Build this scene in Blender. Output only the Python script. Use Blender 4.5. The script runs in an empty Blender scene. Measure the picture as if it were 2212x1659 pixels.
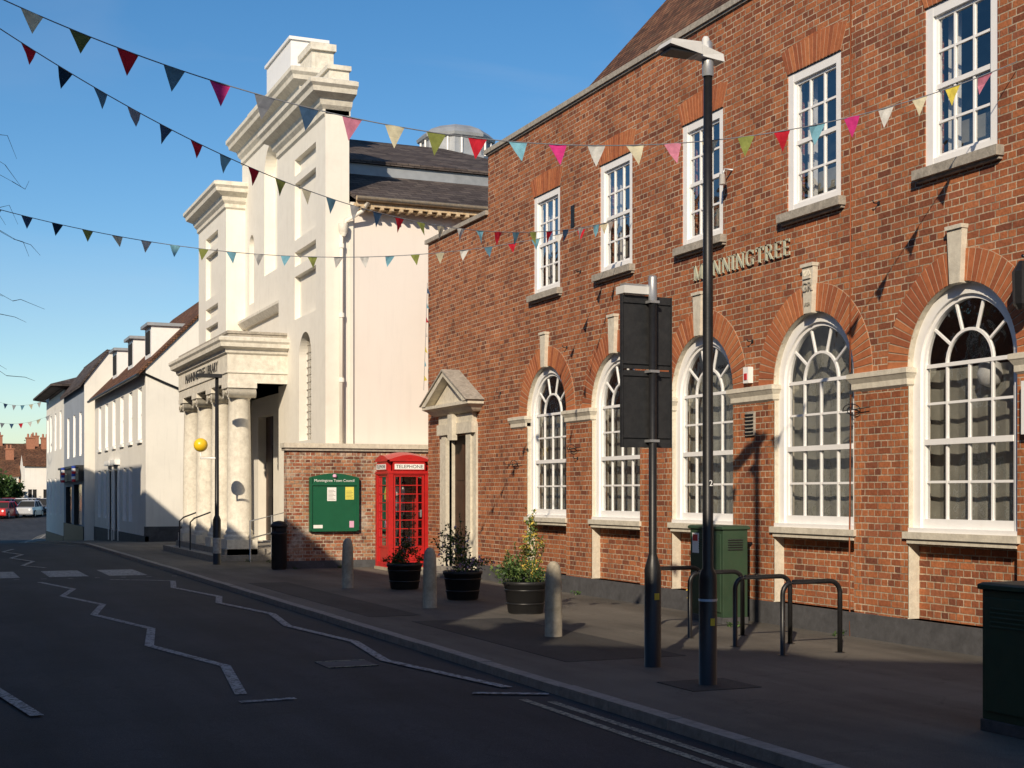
import bpy, math, random
from mathutils import Vector, Matrix
random.seed(7)
S=bpy.context.scene
rad=math.radians
def lin(pts,x):
    if x<=pts[0][0]: return pts[0][1]
    for (a,b),(c,d) in zip(pts,pts[1:]):
        if x<=c:
            t=(x-a)/(c-a); return b+(d-b)*t
    return pts[-1][1]
# ---------------------------------------------------------------- materials
class NT:
    def __init__(s,name):
        s.mat=bpy.data.materials.new(name); s.mat.use_nodes=True
        s.nt=s.mat.node_tree; s.nt.nodes.clear()
        s.out=s.n('ShaderNodeOutputMaterial')
    def n(s,t,**k):
        nd=s.nt.nodes.new(t)
        for a,b in k.items(): setattr(nd,a,b)
        return nd
    def l(s,a,b): s.nt.links.new(a,b)
    def ramp(s,fac,stops):
        r=s.n('ShaderNodeValToRGB'); cr=r.color_ramp
        cr.elements[0].position=stops[0][0]; cr.elements[0].color=tuple(stops[0][1])+(1,)
        cr.elements[1].position=stops[-1][0]; cr.elements[1].color=tuple(stops[-1][1])+(1,)
        for p,c in stops[1:-1]:
            e=cr.elements.new(p); e.color=tuple(c)+(1,)
        s.l(fac,r.inputs[0]); return r.outputs[0]
    def noise(s,vec,scale,detail=4,rough=.55,dist=0):
        n=s.n('ShaderNodeTexNoise'); n.inputs['Scale'].default_value=scale
        n.inputs['Detail'].default_value=detail; n.inputs['Roughness'].default_value=rough
        n.inputs['Distortion'].default_value=dist
        s.l(vec,n.inputs['Vector']); return n.outputs['Fac']
    def mix(s,fac,a,b,mode='MIX'):
        m=s.n('ShaderNodeMix',data_type='RGBA',blend_type=mode)
        for v,i in ((fac,0),(a,6),(b,7)):
            if isinstance(v,(int,float)): m.inputs[i].default_value=v
            elif isinstance(v,tuple): m.inputs[i].default_value=v+(1,)
            else: s.l(v,m.inputs[i])
        return m.outputs[2]
    def bump(s,h,strength=.3,dist=.01,prev=None):
        b=s.n('ShaderNodeBump'); b.inputs['Strength'].default_value=strength; b.inputs['Distance'].default_value=dist
        s.l(h,b.inputs['Height'])
        if prev: s.l(prev,b.inputs['Normal'])
        return b.outputs[0]
    def pbsdf(s,col,rough=.7,metal=0,spec=.4,normal=None):
        p=s.n('ShaderNodeBsdfPrincipled')
        for v,k in ((col,'Base Color'),(rough,'Roughness')):
            if isinstance(v,tuple): p.inputs[k].default_value=v+(1,)
            elif isinstance(v,(int,float)): p.inputs[k].default_value=v
            else: s.l(v,p.inputs[k])
        p.inputs['Metallic'].default_value=metal; p.inputs['Specular IOR Level'].default_value=spec
        if normal: s.l(normal,p.inputs['Normal'])
        s.l(p.outputs[0],s.out.inputs[0]); return p
    def pos(s):
        return s.n('ShaderNodeTexCoord').outputs['Object']
    def scaled(s,v,sc):
        m=s.n('ShaderNodeMapping'); m.inputs['Scale'].default_value=sc; s.l(v,m.inputs[0]); return m.outputs[0]

def mk(name,col,rough=.7,var=.25,scale=3,bump=.15,bscale=40,metal=0,spec=.4,streak=0,dirt=None,dirtamt=.5):
    t=NT(name); p=t.pos()
    n1=t.noise(p,scale,6,.6)
    lo=tuple(c*(1-var) for c in col); hi=tuple(min(1,c*(1+var*.6)) for c in col)
    c=t.ramp(n1,[(.25,lo),(.5,col),(.75,hi)])
    if streak:
        n2=t.noise(t.scaled(p,(4,4,.35)),1.6,5,.65)
        f=t.ramp(n2,[(.52,(0,0,0)),(.8,(streak,)*3)])
        c=t.mix(f,c,tuple(x*.5 for x in col))
    if dirt:
        n3=t.noise(p,scale*2.7,8,.7)
        f=t.ramp(n3,[(.5-.25*dirtamt,(0,0,0)),(.7,(dirtamt,)*3)])
        c=t.mix(f,c,dirt)
    nb=t.bump(t.noise(p,bscale,4),bump,.01) if bump else None
    t.pbsdf(c,rough,metal,spec,nb); return t.mat

def brickmat(name,ramp,mortar,bw=.225,rh=.075,ms=.0055,offset=.5,big=(.8,1.12),zs=1.0,bumpd=.006,stain=.3,squash=1.0,lime=0):
    t=NT(name); p=t.pos()
    sp=t.n('ShaderNodeSeparateXYZ'); t.l(p,sp.inputs[0])
    g=t.n('ShaderNodeNewGeometry'); sn=t.n('ShaderNodeSeparateXYZ'); t.l(g.outputs['True Normal'],sn.inputs[0])
    ab=t.n('ShaderNodeMath',operation='ABSOLUTE'); t.l(sn.outputs[0],ab.inputs[0])
    gt=t.n('ShaderNodeMath',operation='GREATER_THAN'); t.l(ab.outputs[0],gt.inputs[0]); gt.inputs[1].default_value=.5
    m=t.n('ShaderNodeMix',data_type='FLOAT'); t.l(gt.outputs[0],m.inputs[0]); t.l(sp.outputs[0],m.inputs[2]); t.l(sp.outputs[1],m.inputs[3])
    z=t.n('ShaderNodeMath',operation='MULTIPLY'); t.l(sp.outputs[2],z.inputs[0]); z.inputs[1].default_value=zs
    cb=t.n('ShaderNodeCombineXYZ'); t.l(m.outputs[0],cb.inputs[0]); t.l(z.outputs[0],cb.inputs[1])
    nz=t.n('ShaderNodeTexNoise'); nz.inputs['Scale'].default_value=9; nz.inputs['Detail'].default_value=4; t.l(p,nz.inputs['Vector'])
    sc=t.n('ShaderNodeVectorMath',operation='MULTIPLY_ADD'); t.l(nz.outputs['Color'],sc.inputs[0]); sc.inputs[1].default_value=(.014,.012,0); t.l(cb.outputs[0],sc.inputs[2])
    b=t.n('ShaderNodeTexBrick'); b.offset=offset; b.squash=squash; b.squash_frequency=2
    b.inputs['Scale'].default_value=1; b.inputs['Brick Width'].default_value=bw; b.inputs['Row Height'].default_value=rh
    b.inputs['Mortar Size'].default_value=ms; b.inputs['Mortar Smooth'].default_value=.35; b.inputs['Bias'].default_value=0
    b.inputs['Color1'].default_value=(0,0,0,1); b.inputs['Color2'].default_value=(1,1,1,1); b.inputs['Mortar'].default_value=(.5,.5,.5,1)
    t.l(sc.outputs[0],b.inputs['Vector'])
    c=t.ramp(b.outputs['Color'],ramp)
    n2=t.noise(p,.7,7,.68); n3=t.noise(p,28,3,.6)
    mo=t.mix(t.ramp(t.noise(p,4,5,.7),[(.35,(0,0,0)),(.65,(1,1,1))]),tuple(x*.5 for x in mortar),tuple(min(1,x*1.2) for x in mortar))
    c=t.mix(b.outputs['Fac'],c,mo)
    c=t.mix(1,c,t.ramp(n2,[(.3,(big[0],)*3),(.7,(big[1],)*3)]),'MULTIPLY')
    c=t.mix(1,c,t.ramp(n3,[(.3,(.78,)*3),(.7,(1.15,)*3)]),'MULTIPLY')
    st=t.ramp(t.noise(t.scaled(p,(1,1,.45)),1.9,8,.72),[(.52,(0,0,0)),(.76,(stain,)*3)])
    c=t.mix(st,c,(.10,.06,.045))
    if lime:
        li=t.ramp(t.noise(p,1.7,8,.75),[(.52,(0,0,0)),(.64,(lime,)*3)]); c=t.mix(li,c,(.62,.55,.45))
    inv=t.n('ShaderNodeMath',operation='MULTIPLY_ADD'); t.l(b.outputs['Fac'],inv.inputs[0]); inv.inputs[1].default_value=-1; t.l(n3,inv.inputs[2])
    nb=t.bump(inv.outputs[0],.7,bumpd)
    t.pbsdf(c,.88,0,.2,nb); return t.mat

BR=[(0,(.17,.06,.036)),(.2,(.27,.088,.042)),(.5,(.355,.118,.05)),(.8,(.43,.155,.065)),(1,(.29,.10,.055))]
M={}
M['brick']=brickmat('red_brick',BR,(.52,.41,.29),ms=.0078,squash=.5,big=(.78,1.14),stain=.45,bumpd=.008)
M['brickold']=brickmat('old_brick',[(0,(.15,.06,.04)),(.3,(.30,.10,.055)),(.6,(.40,.16,.08)),(.85,(.46,.25,.14)),(1,(.26,.11,.07))],(.5,.43,.33),ms=.010,bumpd=.012,big=(.6,1.3),squash=.5,lime=.7,stain=.5)
M['brickquoin']=brickmat('rubbed_brick_quoin',[(0,(.34,.115,.05)),(1,(.46,.175,.07))],(.5,.41,.3),bw=.1125,ms=.007)
M['vouss']=mk('rubbed_brick',(.39,.13,.056),.85,.25,14,.3,60,spec=.2)
M['voussd']=mk('rubbed_brick_dark',(.31,.10,.047),.85,.25,14,.3,60,spec=.2)
M['voussl']=mk('rubbed_brick_light',(.44,.16,.067),.85,.25,14,.3,60,spec=.2)
M['mortar']=mk('mortar',(.44,.34,.24),.95,.25,9,.4,80,spec=.1)
M['tile']=brickmat('clay_roof_tiles',[(0,(.10,.05,.03)),(.4,(.20,.09,.05)),(.8,(.27,.13,.07)),(1,(.15,.09,.055))],(.03,.02,.015),bw=.17,rh=.085,ms=.012,big=(.55,1.3),bumpd=.03,stain=.5)
M['slate']=brickmat('roof_slates',[(0,(.06,.048,.045)),(.5,(.09,.073,.068)),(1,(.125,.102,.09))],(.03,.025,.024),bw=.3,rh=.10,ms=.008,big=(.65,1.35),bumpd=.02,stain=.3)
M['stone']=mk('portland_stone',(.66,.61,.50),.85,.15,5,.3,60,dirt=(.28,.24,.19),dirtamt=.42,streak=.35)
M['coping']=mk('weathered_coping',(.42,.38,.32),.9,.3,6,.5,50,dirt=(.12,.11,.09),dirtamt=.6)
M['plinth']=mk('plinth_stone',(.085,.085,.09),.8,.35,4,.3,50,dirt=(.03,.03,.03),dirtamt=.5)
M['stucco']=mk('cream_stucco',(.80,.765,.68),.8,.05,1.2,.12,30,streak=.16,dirt=(.55,.5,.42),dirtamt=.18)
M['stuccodirty']=mk('weathered_cornice',(.76,.72,.62),.85,.12,3,.4,40,streak=.45,dirt=(.33,.29,.23),dirtamt=.45)
M['pink']=mk('pale_render',(.77,.715,.66),.85,.04,.8,.15,22,streak=.12)
M['white']=mk('white_paint',(.84,.83,.81),.45,.04,4,.06,50,spec=.5,dirt=(.58,.56,.5),dirtamt=.15)
M['whitewall']=mk('white_render',(.76,.74,.68),.85,.08,.9,.15,25,streak=.25)
M['greywall']=mk('blue_grey_render',(.30,.34,.40),.85,.1,1,.15,25,streak=.3)
M['lead']=mk('lead_sheet',(.34,.36,.38),.55,.25,3,.15,12,metal=.3)
M['iron']=mk('black_paint',(.010,.010,.011),.42,.3,8,.06,60,spec=.4,dirt=(.035,.033,.03),dirtamt=.2)
M['signback']=mk('sign_back_black',(.018,.019,.021),.55,.3,6,.08,60,dirt=(.05,.05,.05),dirtamt=.35)
M['galv']=mk('galvanised_steel',(.38,.39,.40),.45,.15,12,.08,60,metal=.6)
M['lamphead']=mk('grey_lamp_head',(.6,.6,.58),.45,.1,8,.03,60)
M['green']=mk('green_board',(.010,.10,.048),.4,.12,5,.05,60)
M['cabgreen']=mk('cabinet_green',(.026,.055,.03),.5,.25,3,.1,80,dirt=(.055,.065,.04),dirtamt=.3)
M['red']=mk('phone_box_red',(.50,.018,.018),.35,.18,4,.05,60,spec=.5,dirt=(.28,.03,.025),dirtamt=.4)
M['paper']=mk('paper',(.8,.8,.77),.8,.05,8,0)
M['paperyellow']=mk('yellow_paper',(.72,.66,.12),.8,.08,20,0)
M['paperpink']=mk('pink_paper',(.7,.4,.55),.8,.08,20,0)
M['concrete']=mk('bollard_concrete',(.42,.37,.28),.9,.25,7,.6,90,dirt=(.16,.14,.1),dirtamt=.5)
M['black']=mk('black_plastic',(.015,.015,.016),.5,.2,6,.05,40)
M['soil']=mk('soil',(.03,.02,.014),1,.3,20,.8,60)
M['wood']=mk('dark_oak',(.06,.028,.016),.55,.35,5,.15,50)
M['timber']=mk('bare_timber',(.5,.36,.2),.8,.35,8,.3,50,dirt=(.7,.65,.55),dirtamt=.5)
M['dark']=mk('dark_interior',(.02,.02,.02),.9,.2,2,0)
M['blind']=mk('interior_blind',(.36,.36,.31),.9,.3,.9,0,dirt=(.12,.12,.10),dirtamt=.6)
M['curtain']=mk('net_curtain',(.62,.63,.62),.9,.15,6,0)
M['bronze']=mk('bronze_letters',(.46,.47,.36),.5,.2,10,.1,60,metal=.0)
M['letterdark']=mk('dark_letters',(.06,.055,.05),.6,.2,10,0)
M['letterwhite']=mk('white_letters',(.8,.8,.78),.6,.05,10,0)
M['amber']=mk('amber_globe',(.85,.55,.02),.3,.05,4,0,spec=.6)
M['yellow']=mk('yellow_sticker',(.5,.36,.03),.5,.1,4,0)
M['granite']=mk('granite_kerb',(.30,.275,.24),.85,.3,7,.4,80,dirt=(.1,.09,.08),dirtamt=.45)
M['pot']=mk('chimney_brick',(.34,.15,.09),.9,.3,5,.3,40)
M['foliage1']=mk('leaf_dark',(.03,.065,.018),.6,.4,9,0,spec=.3)
M['foliage2']=mk('leaf_mid',(.065,.12,.03),.6,.4,9,0,spec=.3)
M['foliage3']=mk('leaf_light',(.12,.17,.05),.6,.4,9,0,spec=.3)
M['flower']=mk('petals',(.45,.3,.42),.7,.3,9,0)
M['flowery']=mk('yellow_petals',(.6,.45,.08),.7,.3,9,0)
M['bark']=mk('bark',(.09,.07,.05),.9,.3,9,.5,30)
M['tyre']=mk('tyre',(.02,.02,.02),.8,.2,9,0)
M['barber_red']=mk('pole_red',(.5,.03,.03),.4,.1,9,0)
M['barber_blue']=mk('pole_blue',(.03,.06,.3),.4,.1,9,0)

def asphalt(name,base,patch,scale=120,slab=False):
    t=NT(name); p=t.pos()
    a=t.noise(p,.45,6,.65); b=t.noise(p,scale,2,.7); d=t.noise(t.scaled(p,(1.2,.12,1)),1.4,5,.6)
    c=t.ramp(a,[(.3,tuple(x*.68 for x in base)),(.5,base),(.7,patch)])
    c=t.mix(1,c,t.ramp(b,[(.3,(.5,)*3),(.55,(1,)*3),(.75,(2.0,)*3)]),'MULTIPLY')
    c=t.mix(1,c,t.ramp(d,[(.35,(.75,)*3),(.65,(1.22,)*3)]),'MULTIPLY')
    v=t.n('ShaderNodeTexVoronoi',feature='DISTANCE_TO_EDGE'); v.inputs['Scale'].default_value=.55
    n=t.n('ShaderNodeTexNoise'); n.inputs['Scale'].default_value=2; t.l(p,n.inputs['Vector'])
    ad=t.n('ShaderNodeVectorMath',operation='MULTIPLY_ADD'); t.l(n.outputs['Color'],ad.inputs[0]); ad.inputs[1].default_value=(.9,.9,0); t.l(p,ad.inputs[2]); t.l(ad.outputs[0],v.inputs['Vector'])
    c=t.mix(t.ramp(v.outputs['Distance'],[(0,(.45,)*3),(.010,(0,0,0))]),c,tuple(x*.5 for x in base))
    sp=t.ramp(t.noise(p,6,3,.5),[(.66,(0,0,0)),(.72,(.5,)*3)]); c=t.mix(sp,c,tuple(x*.45 for x in base))
    nb=t.bump(b,.6,.006); t.pbsdf(c,.85,0,.3,nb); return t.mat
M['asphalt']=asphalt('asphalt',(.036,.037,.041),(.046,.046,.048))
M['pave']=asphalt('tarmac_pavement',(.12,.108,.09),(.155,.14,.115))
M['patch']=asphalt('patch_tarmac',(.05,.048,.045),(.06,.058,.054))
def worn2(name,col,lo):
    t=NT(name); p=t.pos()
    f=t.ramp(t.noise(p,22,8,.8),[(lo,(1,1,1)),(lo+.1,(0,0,0))])
    c=t.mix(f,col,(.08,.078,.074)); t.pbsdf(c,.8,0,.3,t.bump(t.noise(p,120,2),.5,.005)); return t.mat
M['paint']=worn2('worn_white_road_paint',(.42,.42,.41),.44)
M['ypaint']=worn2('worn_yellow_road_paint',(.38,.35,.26),.44)
def glass(name,tint=.85,base=.07,lump=.35):
    t=NT(name)
    tr=t.n('ShaderNodeBsdfTransparent'); tr.inputs[0].default_value=(tint,tint,tint,1)
    gl=t.n('ShaderNodeBsdfGlossy'); gl.inputs['Roughness'].default_value=.03; gl.inputs[0].default_value=(.9,.95,1,1)
    t.l(t.bump(t.noise(t.pos(),3.2,2),lump,.02),gl.inputs['Normal'])
    lw=t.n('ShaderNodeLayerWeight'); lw.inputs[0].default_value=.5
    pw=t.n('ShaderNodeMath',operation='POWER'); t.l(lw.outputs['Facing'],pw.inputs[0]); pw.inputs[1].default_value=2.2
    ma=t.n('ShaderNodeMath',operation='MULTIPLY_ADD'); t.l(pw.outputs[0],ma.inputs[0]); ma.inputs[1].default_value=.9; ma.inputs[2].default_value=base; ma.use_clamp=True
    mx=t.n('ShaderNodeMixShader'); t.l(ma.outputs[0],mx.inputs[0]); t.l(tr.outputs[0],mx.inputs[1]); t.l(gl.outputs[0],mx.inputs[2])
    t.l(mx.outputs[0],t.out.inputs[0]); return t.mat
M['glass']=glass('window_glass')
def cloth(name,col):
    t=NT(name)
    c=t.ramp(t.noise(t.pos(),18,3),[(.3,tuple(x*.7 for x in col)),(.7,col)])
    d=t.n('ShaderNodeBsdfDiffuse'); tr=t.n('ShaderNodeBsdfTranslucent'); t.l(c,d.inputs[0]); t.l(c,tr.inputs[0])
    mx=t.n('ShaderNodeMixShader'); mx.inputs[0].default_value=.3; t.l(d.outputs[0],mx.inputs[1]); t.l(tr.outputs[0],mx.inputs[2]); t.l(mx.outputs[0],t.out.inputs[0]); return t.mat
FL={'r':(.6,.03,.05),'m':(.75,.06,.28),'p':(.8,.3,.42),'c':(.75,.7,.5),'w':(.72,.72,.68),'g':(.3,.34,.1),'b':(.06,.12,.22),'t':(.12,.25,.34),'l':(.25,.55,.68),'s':(.3,.32,.36),'y':(.8,.68,.12),'o':(.15,.17,.06),'k':(.02,.05,.09)}
for k,v in FL.items(): M['f'+k]=cloth('bunting_cloth_'+k,v)

# ---------------------------------------------------------------- mesh builder
class MB:
    def __init__(s): s.v=[];s.f=[];s.mi=[];s.sm=[];s.mats=[]
    def m(s,k):
        if k not in s.mats: s.mats.append(k)
        return s.mats.index(k)
    def poly(s,pts,mat,sm=False):
        i=len(s.v); s.v+=[tuple(p) for p in pts]; s.f.append(tuple(range(i,i+len(pts)))); s.mi.append(s.m(mat)); s.sm.append(sm)
    def hexa(s,c,mat):
        i=len(s.v); s.v+=[tuple(p) for p in c]
        for q in ((0,3,2,1),(4,5,6,7),(0,1,5,4),(1,2,6,5),(2,3,7,6),(3,0,4,7)):
            s.f.append(tuple(i+k for k in q)); s.mi.append(s.m(mat)); s.sm.append(False)
    def box(s,x0,x1,y0,y1,z0,z1,mat):
        s.hexa([(x0,y0,z0),(x1,y0,z0),(x1,y1,z0),(x0,y1,z0),(x0,y0,z1),(x1,y0,z1),(x1,y1,z1),(x0,y1,z1)],mat)
    def pbox(s,P,u0,u1,z0,z1,d0,d1,mat):
        s.hexa([P(u0,z0,d0),P(u1,z0,d0),P(u1,z0,d1),P(u0,z0,d1),P(u0,z1,d0),P(u1,z1,d0),P(u1,z1,d1),P(u0,z1,d1)],mat)
    def tube(s,pts,r,mat,n=8):
        pts=[Vector(p) for p in pts]; k=len(pts); rs=r if isinstance(r,(list,tuple)) else [r]*k
        i0=len(s.v);ref=None
        for i,p in enumerate(pts):
            d=(pts[min(i+1,k-1)]-pts[max(i-1,0)]).normalized()
            if ref is None or abs(d.dot(ref))>.98: ref=Vector((0,0,1)) if abs(d.z)<.9 else Vector((1,0,0))
            a=d.cross(ref).normalized(); b=d.cross(a).normalized()
            for j in range(n):
                t=2*math.pi*j/n; s.v.append(tuple(p+a*math.cos(t)*rs[i]+b*math.sin(t)*rs[i]))
        for i in range(k-1):
            for j in range(n):
                q=(i0+i*n+j,i0+i*n+(j+1)%n,i0+(i+1)*n+(j+1)%n,i0+(i+1)*n+j); s.f.append(q); s.mi.append(s.m(mat)); s.sm.append(True)
        for e in (0,k-1):
            s.f.append(tuple(i0+e*n+j for j in range(n))); s.mi.append(s.m(mat)); s.sm.append(False)
    def lathe(s,cx,cy,prof,mat,n=24,a0=0,sm=True):
        i0=len(s.v)
        for r,z in prof:
            for j in range(n):
                t=a0+2*math.pi*j/n; s.v.append((cx+r*math.cos(t),cy+r*math.sin(t),z))
        for i in range(len(prof)-1):
            for j in range(n):
                s.f.append((i0+i*n+j,i0+i*n+(j+1)%n,i0+(i+1)*n+(j+1)%n,i0+(i+1)*n+j)); s.mi.append(s.m(mat)); s.sm.append(sm)
        for e in (0,len(prof)-1):
            s.f.append(tuple(i0+e*n+j for j in range(n))); s.mi.append(s.m(mat)); s.sm.append(False)
    def molding(s,x0,x1,y0,y1,prof,mat,k=(1,1,1,1)):
        i0=len(s.v)
        for p,z in prof:
            s.v+=[(x0-p*k[0],y0-p*k[2],z),(x1+p*k[1],y0-p*k[2],z),(x1+p*k[1],y1+p*k[3],z),(x0-p*k[0],y1+p*k[3],z)]
        for i in range(len(prof)-1):
            for j in range(4):
                s.f.append((i0+i*4+j,i0+i*4+(j+1)%4,i0+i*4+4+(j+1)%4,i0+i*4+4+j)); s.mi.append(s.m(mat)); s.sm.append(False)
        for e in (0,len(prof)-1):
            s.f.append(tuple(i0+e*4+j for j in range(4))); s.mi.append(s.m(mat)); s.sm.append(False)
    def prism(s,P,poly,d0,d1,mat):
        n=len(poly); i=len(s.v)
        s.v+=[tuple(P(u,z,d0)) for u,z in poly]+[tuple(P(u,z,d1)) for u,z in poly]
        s.f.append(tuple(range(i,i+n))); s.f.append(tuple(range(i+2*n-1,i+n-1,-1)))
        for j in range(n): s.f.append((i+j,i+(j+1)%n,i+n+(j+1)%n,i+n+j))
        s.mi+=[s.m(mat)]*(n+2); s.sm+=[False]*(n+2)
    def ring(s,P,uc,zs,r0,r1,a0,a1,n,d0,d1,mat,ez=1):
        for k in range(n):
            t0=a0+(a1-a0)*k/n; t1=a0+(a1-a0)*(k+1)/n
            q=[(uc+r*math.cos(t),zs+ez*r*math.sin(t)) for r,t in ((r0,t0),(r1,t0),(r1,t1),(r0,t1))]
            s.hexa([P(q[0][0],q[0][1],d0),P(q[1][0],q[1][1],d0),P(q[1][0],q[1][1],d1),P(q[0][0],q[0][1],d1),
                    P(q[3][0],q[3][1],d0),P(q[2][0],q[2][1],d0),P(q[2][0],q[2][1],d1),P(q[3][0],q[3][1],d1)],mat)
    def build(s,name,parent=None,bevel=0):
        me=bpy.data.meshes.new(name); me.from_pydata(s.v,[],s.f)
        for k in s.mats: me.materials.append(M[k])
        me.polygons.foreach_set('material_index',s.mi); me.polygons.foreach_set('use_smooth',s.sm); me.update()
        o=bpy.data.objects.new(name,me); S.collection.objects.link(o)
        if parent: o.parent=parent
        if bevel:
            b=o.modifiers.new('bevel','BEVEL'); b.width=bevel; b.segments=2; b.limit_method='ANGLE'
        return o
def empty(name):
    o=bpy.data.objects.new(name,None); S.collection.objects.link(o); return o
def text(body,size,loc,rz,mat,parent,name='lettering',ext=.004,align='CENTER',sx=1):
    c=bpy.data.curves.new(name,'FONT'); c.body=body; c.size=size; c.extrude=ext; c.align_x=align; c.align_y='CENTER'
    c.materials.append(M[mat]); o=bpy.data.objects.new(name,c); S.collection.objects.link(o)
    o.location=loc; o.rotation_euler=(rad(90),0,rad(rz)); o.scale=(sx,1,1); o.parent=parent; return o
def ztop(o,u):
    if 'r' in o: return o['zs']+math.sqrt(max(0,o['r']**2-(u-o['uc'])**2))
    return o['zt']
def sheet(mb,P,u0,u1,z0,z1,ops,mat,d=0):
    br={u0,u1}
    for o in ops:
        br|={o['u0'],o['u1']}
        if 'r' in o:
            for k in range(1,24): br.add(o['uc']-o['r']*math.cos(math.pi*k/24))
    br=sorted(x for x in br if u0-1e-6<=x<=u1+1e-6)
    for a,b in zip(br,br[1:]):
        if b-a<1e-5: continue
        mid=(a+b)/2; cov=sorted([o for o in ops if o['u0']<mid<o['u1']],key=lambda o:o['zb'])
        la=lb=z0
        for o in cov:
            if o['zb']-la>1e-4: mb.poly([P(a,la,d),P(b,lb,d),P(b,o['zb'],d),P(a,o['zb'],d)],mat)
            la=ztop(o,a) if abs(a-o['u0'])>1e-6 or 'r' not in o else o['zs']
            lb=ztop(o,b) if abs(b-o['u1'])>1e-6 or 'r' not in o else o['zs']
        mb.poly([P(a,la,d),P(b,lb,d),P(b,z1,d),P(a,z1,d)],mat)
def reveal(mb,P,o,d,mat,back=None,d0=0):
    if 'r' in o:
        pts=[(o['u0'],o['zb'])]+[(o['uc']-o['r']*math.cos(math.pi*k/24),o['zs']+o['r']*math.sin(math.pi*k/24)) for k in range(25)]+[(o['u1'],o['zb'])]
    else: pts=[(o['u0'],o['zb']),(o['u0'],o['zt']),(o['u1'],o['zt']),(o['u1'],o['zb'])]
    for (a,b),(c,e) in zip(pts,pts[1:]+pts[:1]):
        mb.poly([P(a,b,d0),P(c,e,d0),P(c,e,d),P(a,b,d)],mat)
    if back: mb.poly([P(a,b,d) for a,b in pts],back)
def rop(uc,w,zb,zt): return dict(u0=uc-w/2,u1=uc+w/2,zb=zb,zt=zt)
def aop(uc,w,zb,zs): return dict(u0=uc-w/2,u1=uc+w/2,zb=zb,zs=zs,uc=uc,r=w/2)
def sash(mb,P,u0,u1,z0,z1,cols,rows,d,fw=.085,bar=.022,gl='glass',fm='white'):
    mb.pbox(P,u0,u0+fw,z0,z1,d,d+.12,fm); mb.pbox(P,u1-fw,u1,z0,z1,d,d+.12,fm)
    mb.pbox(P,u0+fw,u1-fw,z1-fw,z1,d+.002,d+.118,fm); mb.pbox(P,u0+fw,u1-fw,z0,z0+fw*.9,d+.002,d+.118,fm)
    a,b,c,e=u0+fw,u1-fw,z0+fw*.9,z1-fw; zm=(c+e)/2
    sw=.035
    mb.pbox(P,a,b,zm-.025,zm+.025,d+.03,d+.085,fm)
    for x in (a,b-sw): mb.pbox(P,x,x+sw,c,e,d+.035,d+.08,fm)
    for zz in (c,e-sw): mb.pbox(P,a+sw,b-sw,zz,zz+sw,d+.037,d+.078,fm)
    for k in range(1,cols):
        x=a+(b-a)*k/cols; mb.pbox(P,x-bar/2,x+bar/2,c+sw,e-sw,d+.04,d+.07,fm)
    for h0,h1 in ((c,zm),(zm,e)):
        for k in range(1,rows//2):
            zz=h0+(h1-h0)*k/(rows//2); mb.pbox(P,a+sw,b-sw,zz-bar/2,zz+bar/2,d+.042,d+.068,fm)
    mb.poly([P(a,c,d+.058),P(b,c,d+.058),P(b,e,d+.058),P(a,e,d+.058)],gl)

GP=[(46,0),(64,-.5),(86,-1.35),(100,-1.5),(115,-1.2),(138,-.35),(160,-.3)]
def gz(y): return lin(GP,y)

# ================================================================= BRICK BUILDING
XF=9.57
PF=lambda u,z,d:(XF+d,u,z)
brick=empty('brick_post_office_building')
UC=[21.12,18.61,16.10,13.58,11.07,8.56,6.05]
ops=[]
for u in UC:
    ops.append(aop(u,1.6,.27,2.92))
    ops.append(rop(u-.02 if u>12 else u,1.06,4.95,6.62))
door=rop(25.2,1.1,.15,2.72)
w=MB()
sheet(w,PF,4,23.7,.27,7.83,[o for o in ops],'brick')
sheet(w,PF,23.7,27,.27,6.72,[door],'brick')
w.pbox(PF,4,24.2,0-.2,.27,-.035,.2,'plinth'); w.pbox(PF,26.2,27.03,-.2,.27,-.035,.2,'plinth')
w.box(XF+.3,XF+.5,4,24.6,0,.27,'plinth')
w.poly([(XF,27,0),(18,27,0),(18,27,6.72),(XF,27,6.72)],'brick')
w.poly([(XF,23.7,6.72),(18,23.7,6.72),(18,23.7,7.83),(XF,23.7,7.83)],'brick')
w.poly([(XF,4,0),(18,4,0),(18,4,7.83),(XF,4,7.83)],'brick')
w.poly([(18,4,0),(18,27,0),(18,27,6.72),(18,4,7.83)],'brick')
w.poly([(XF+.3,4,7.0),(XF+.3,23.7,7.0),(XF+.3,23.7,7.83),(XF+.3,4,7.83)],'brick')
w.poly([(XF+.3,4,7.1),(18,4,7.1),(18,23.7,7.1),(XF+.3,23.7,7.1)],'lead')
w.poly([(XF+.3,23.7,6.3),(18,23.7,6.3),(18,27,6.3),(XF+.3,27,6.3)],'lead')
w.poly([(XF+.3,23.7,6.3),(XF+.3,27,6.3),(XF+.3,27,6.72),(XF+.3,23.7,6.72)],'brick')
for o in ops:
    if 'r' in o:
        reveal(w,PF,o,.3,'stone')
        w.poly([PF(o['u0'],.27,.15),PF(o['u1'],.27,.15),PF(o['u1'],1.1,.15),PF(o['u0'],1.1,.15)],'brick')
        for a,b in ((o['u0']-.115,o['u0']),(o['u1'],o['u1']+.115)):
            w.pbox(PF,a,b,.28,2.73,-.006,.01,'brickquoin')
    else: reveal(w,PF,o,.25,'brick')
reveal(w,PF,door,.2,'stone')
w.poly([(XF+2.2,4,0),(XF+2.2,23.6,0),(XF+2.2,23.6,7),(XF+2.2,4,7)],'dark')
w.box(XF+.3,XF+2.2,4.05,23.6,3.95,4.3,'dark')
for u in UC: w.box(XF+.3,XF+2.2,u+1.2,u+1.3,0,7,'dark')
w.build('walls',brick)
t=MB()
random.seed(3)
VM=['vouss','vouss','voussd','voussl']
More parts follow.
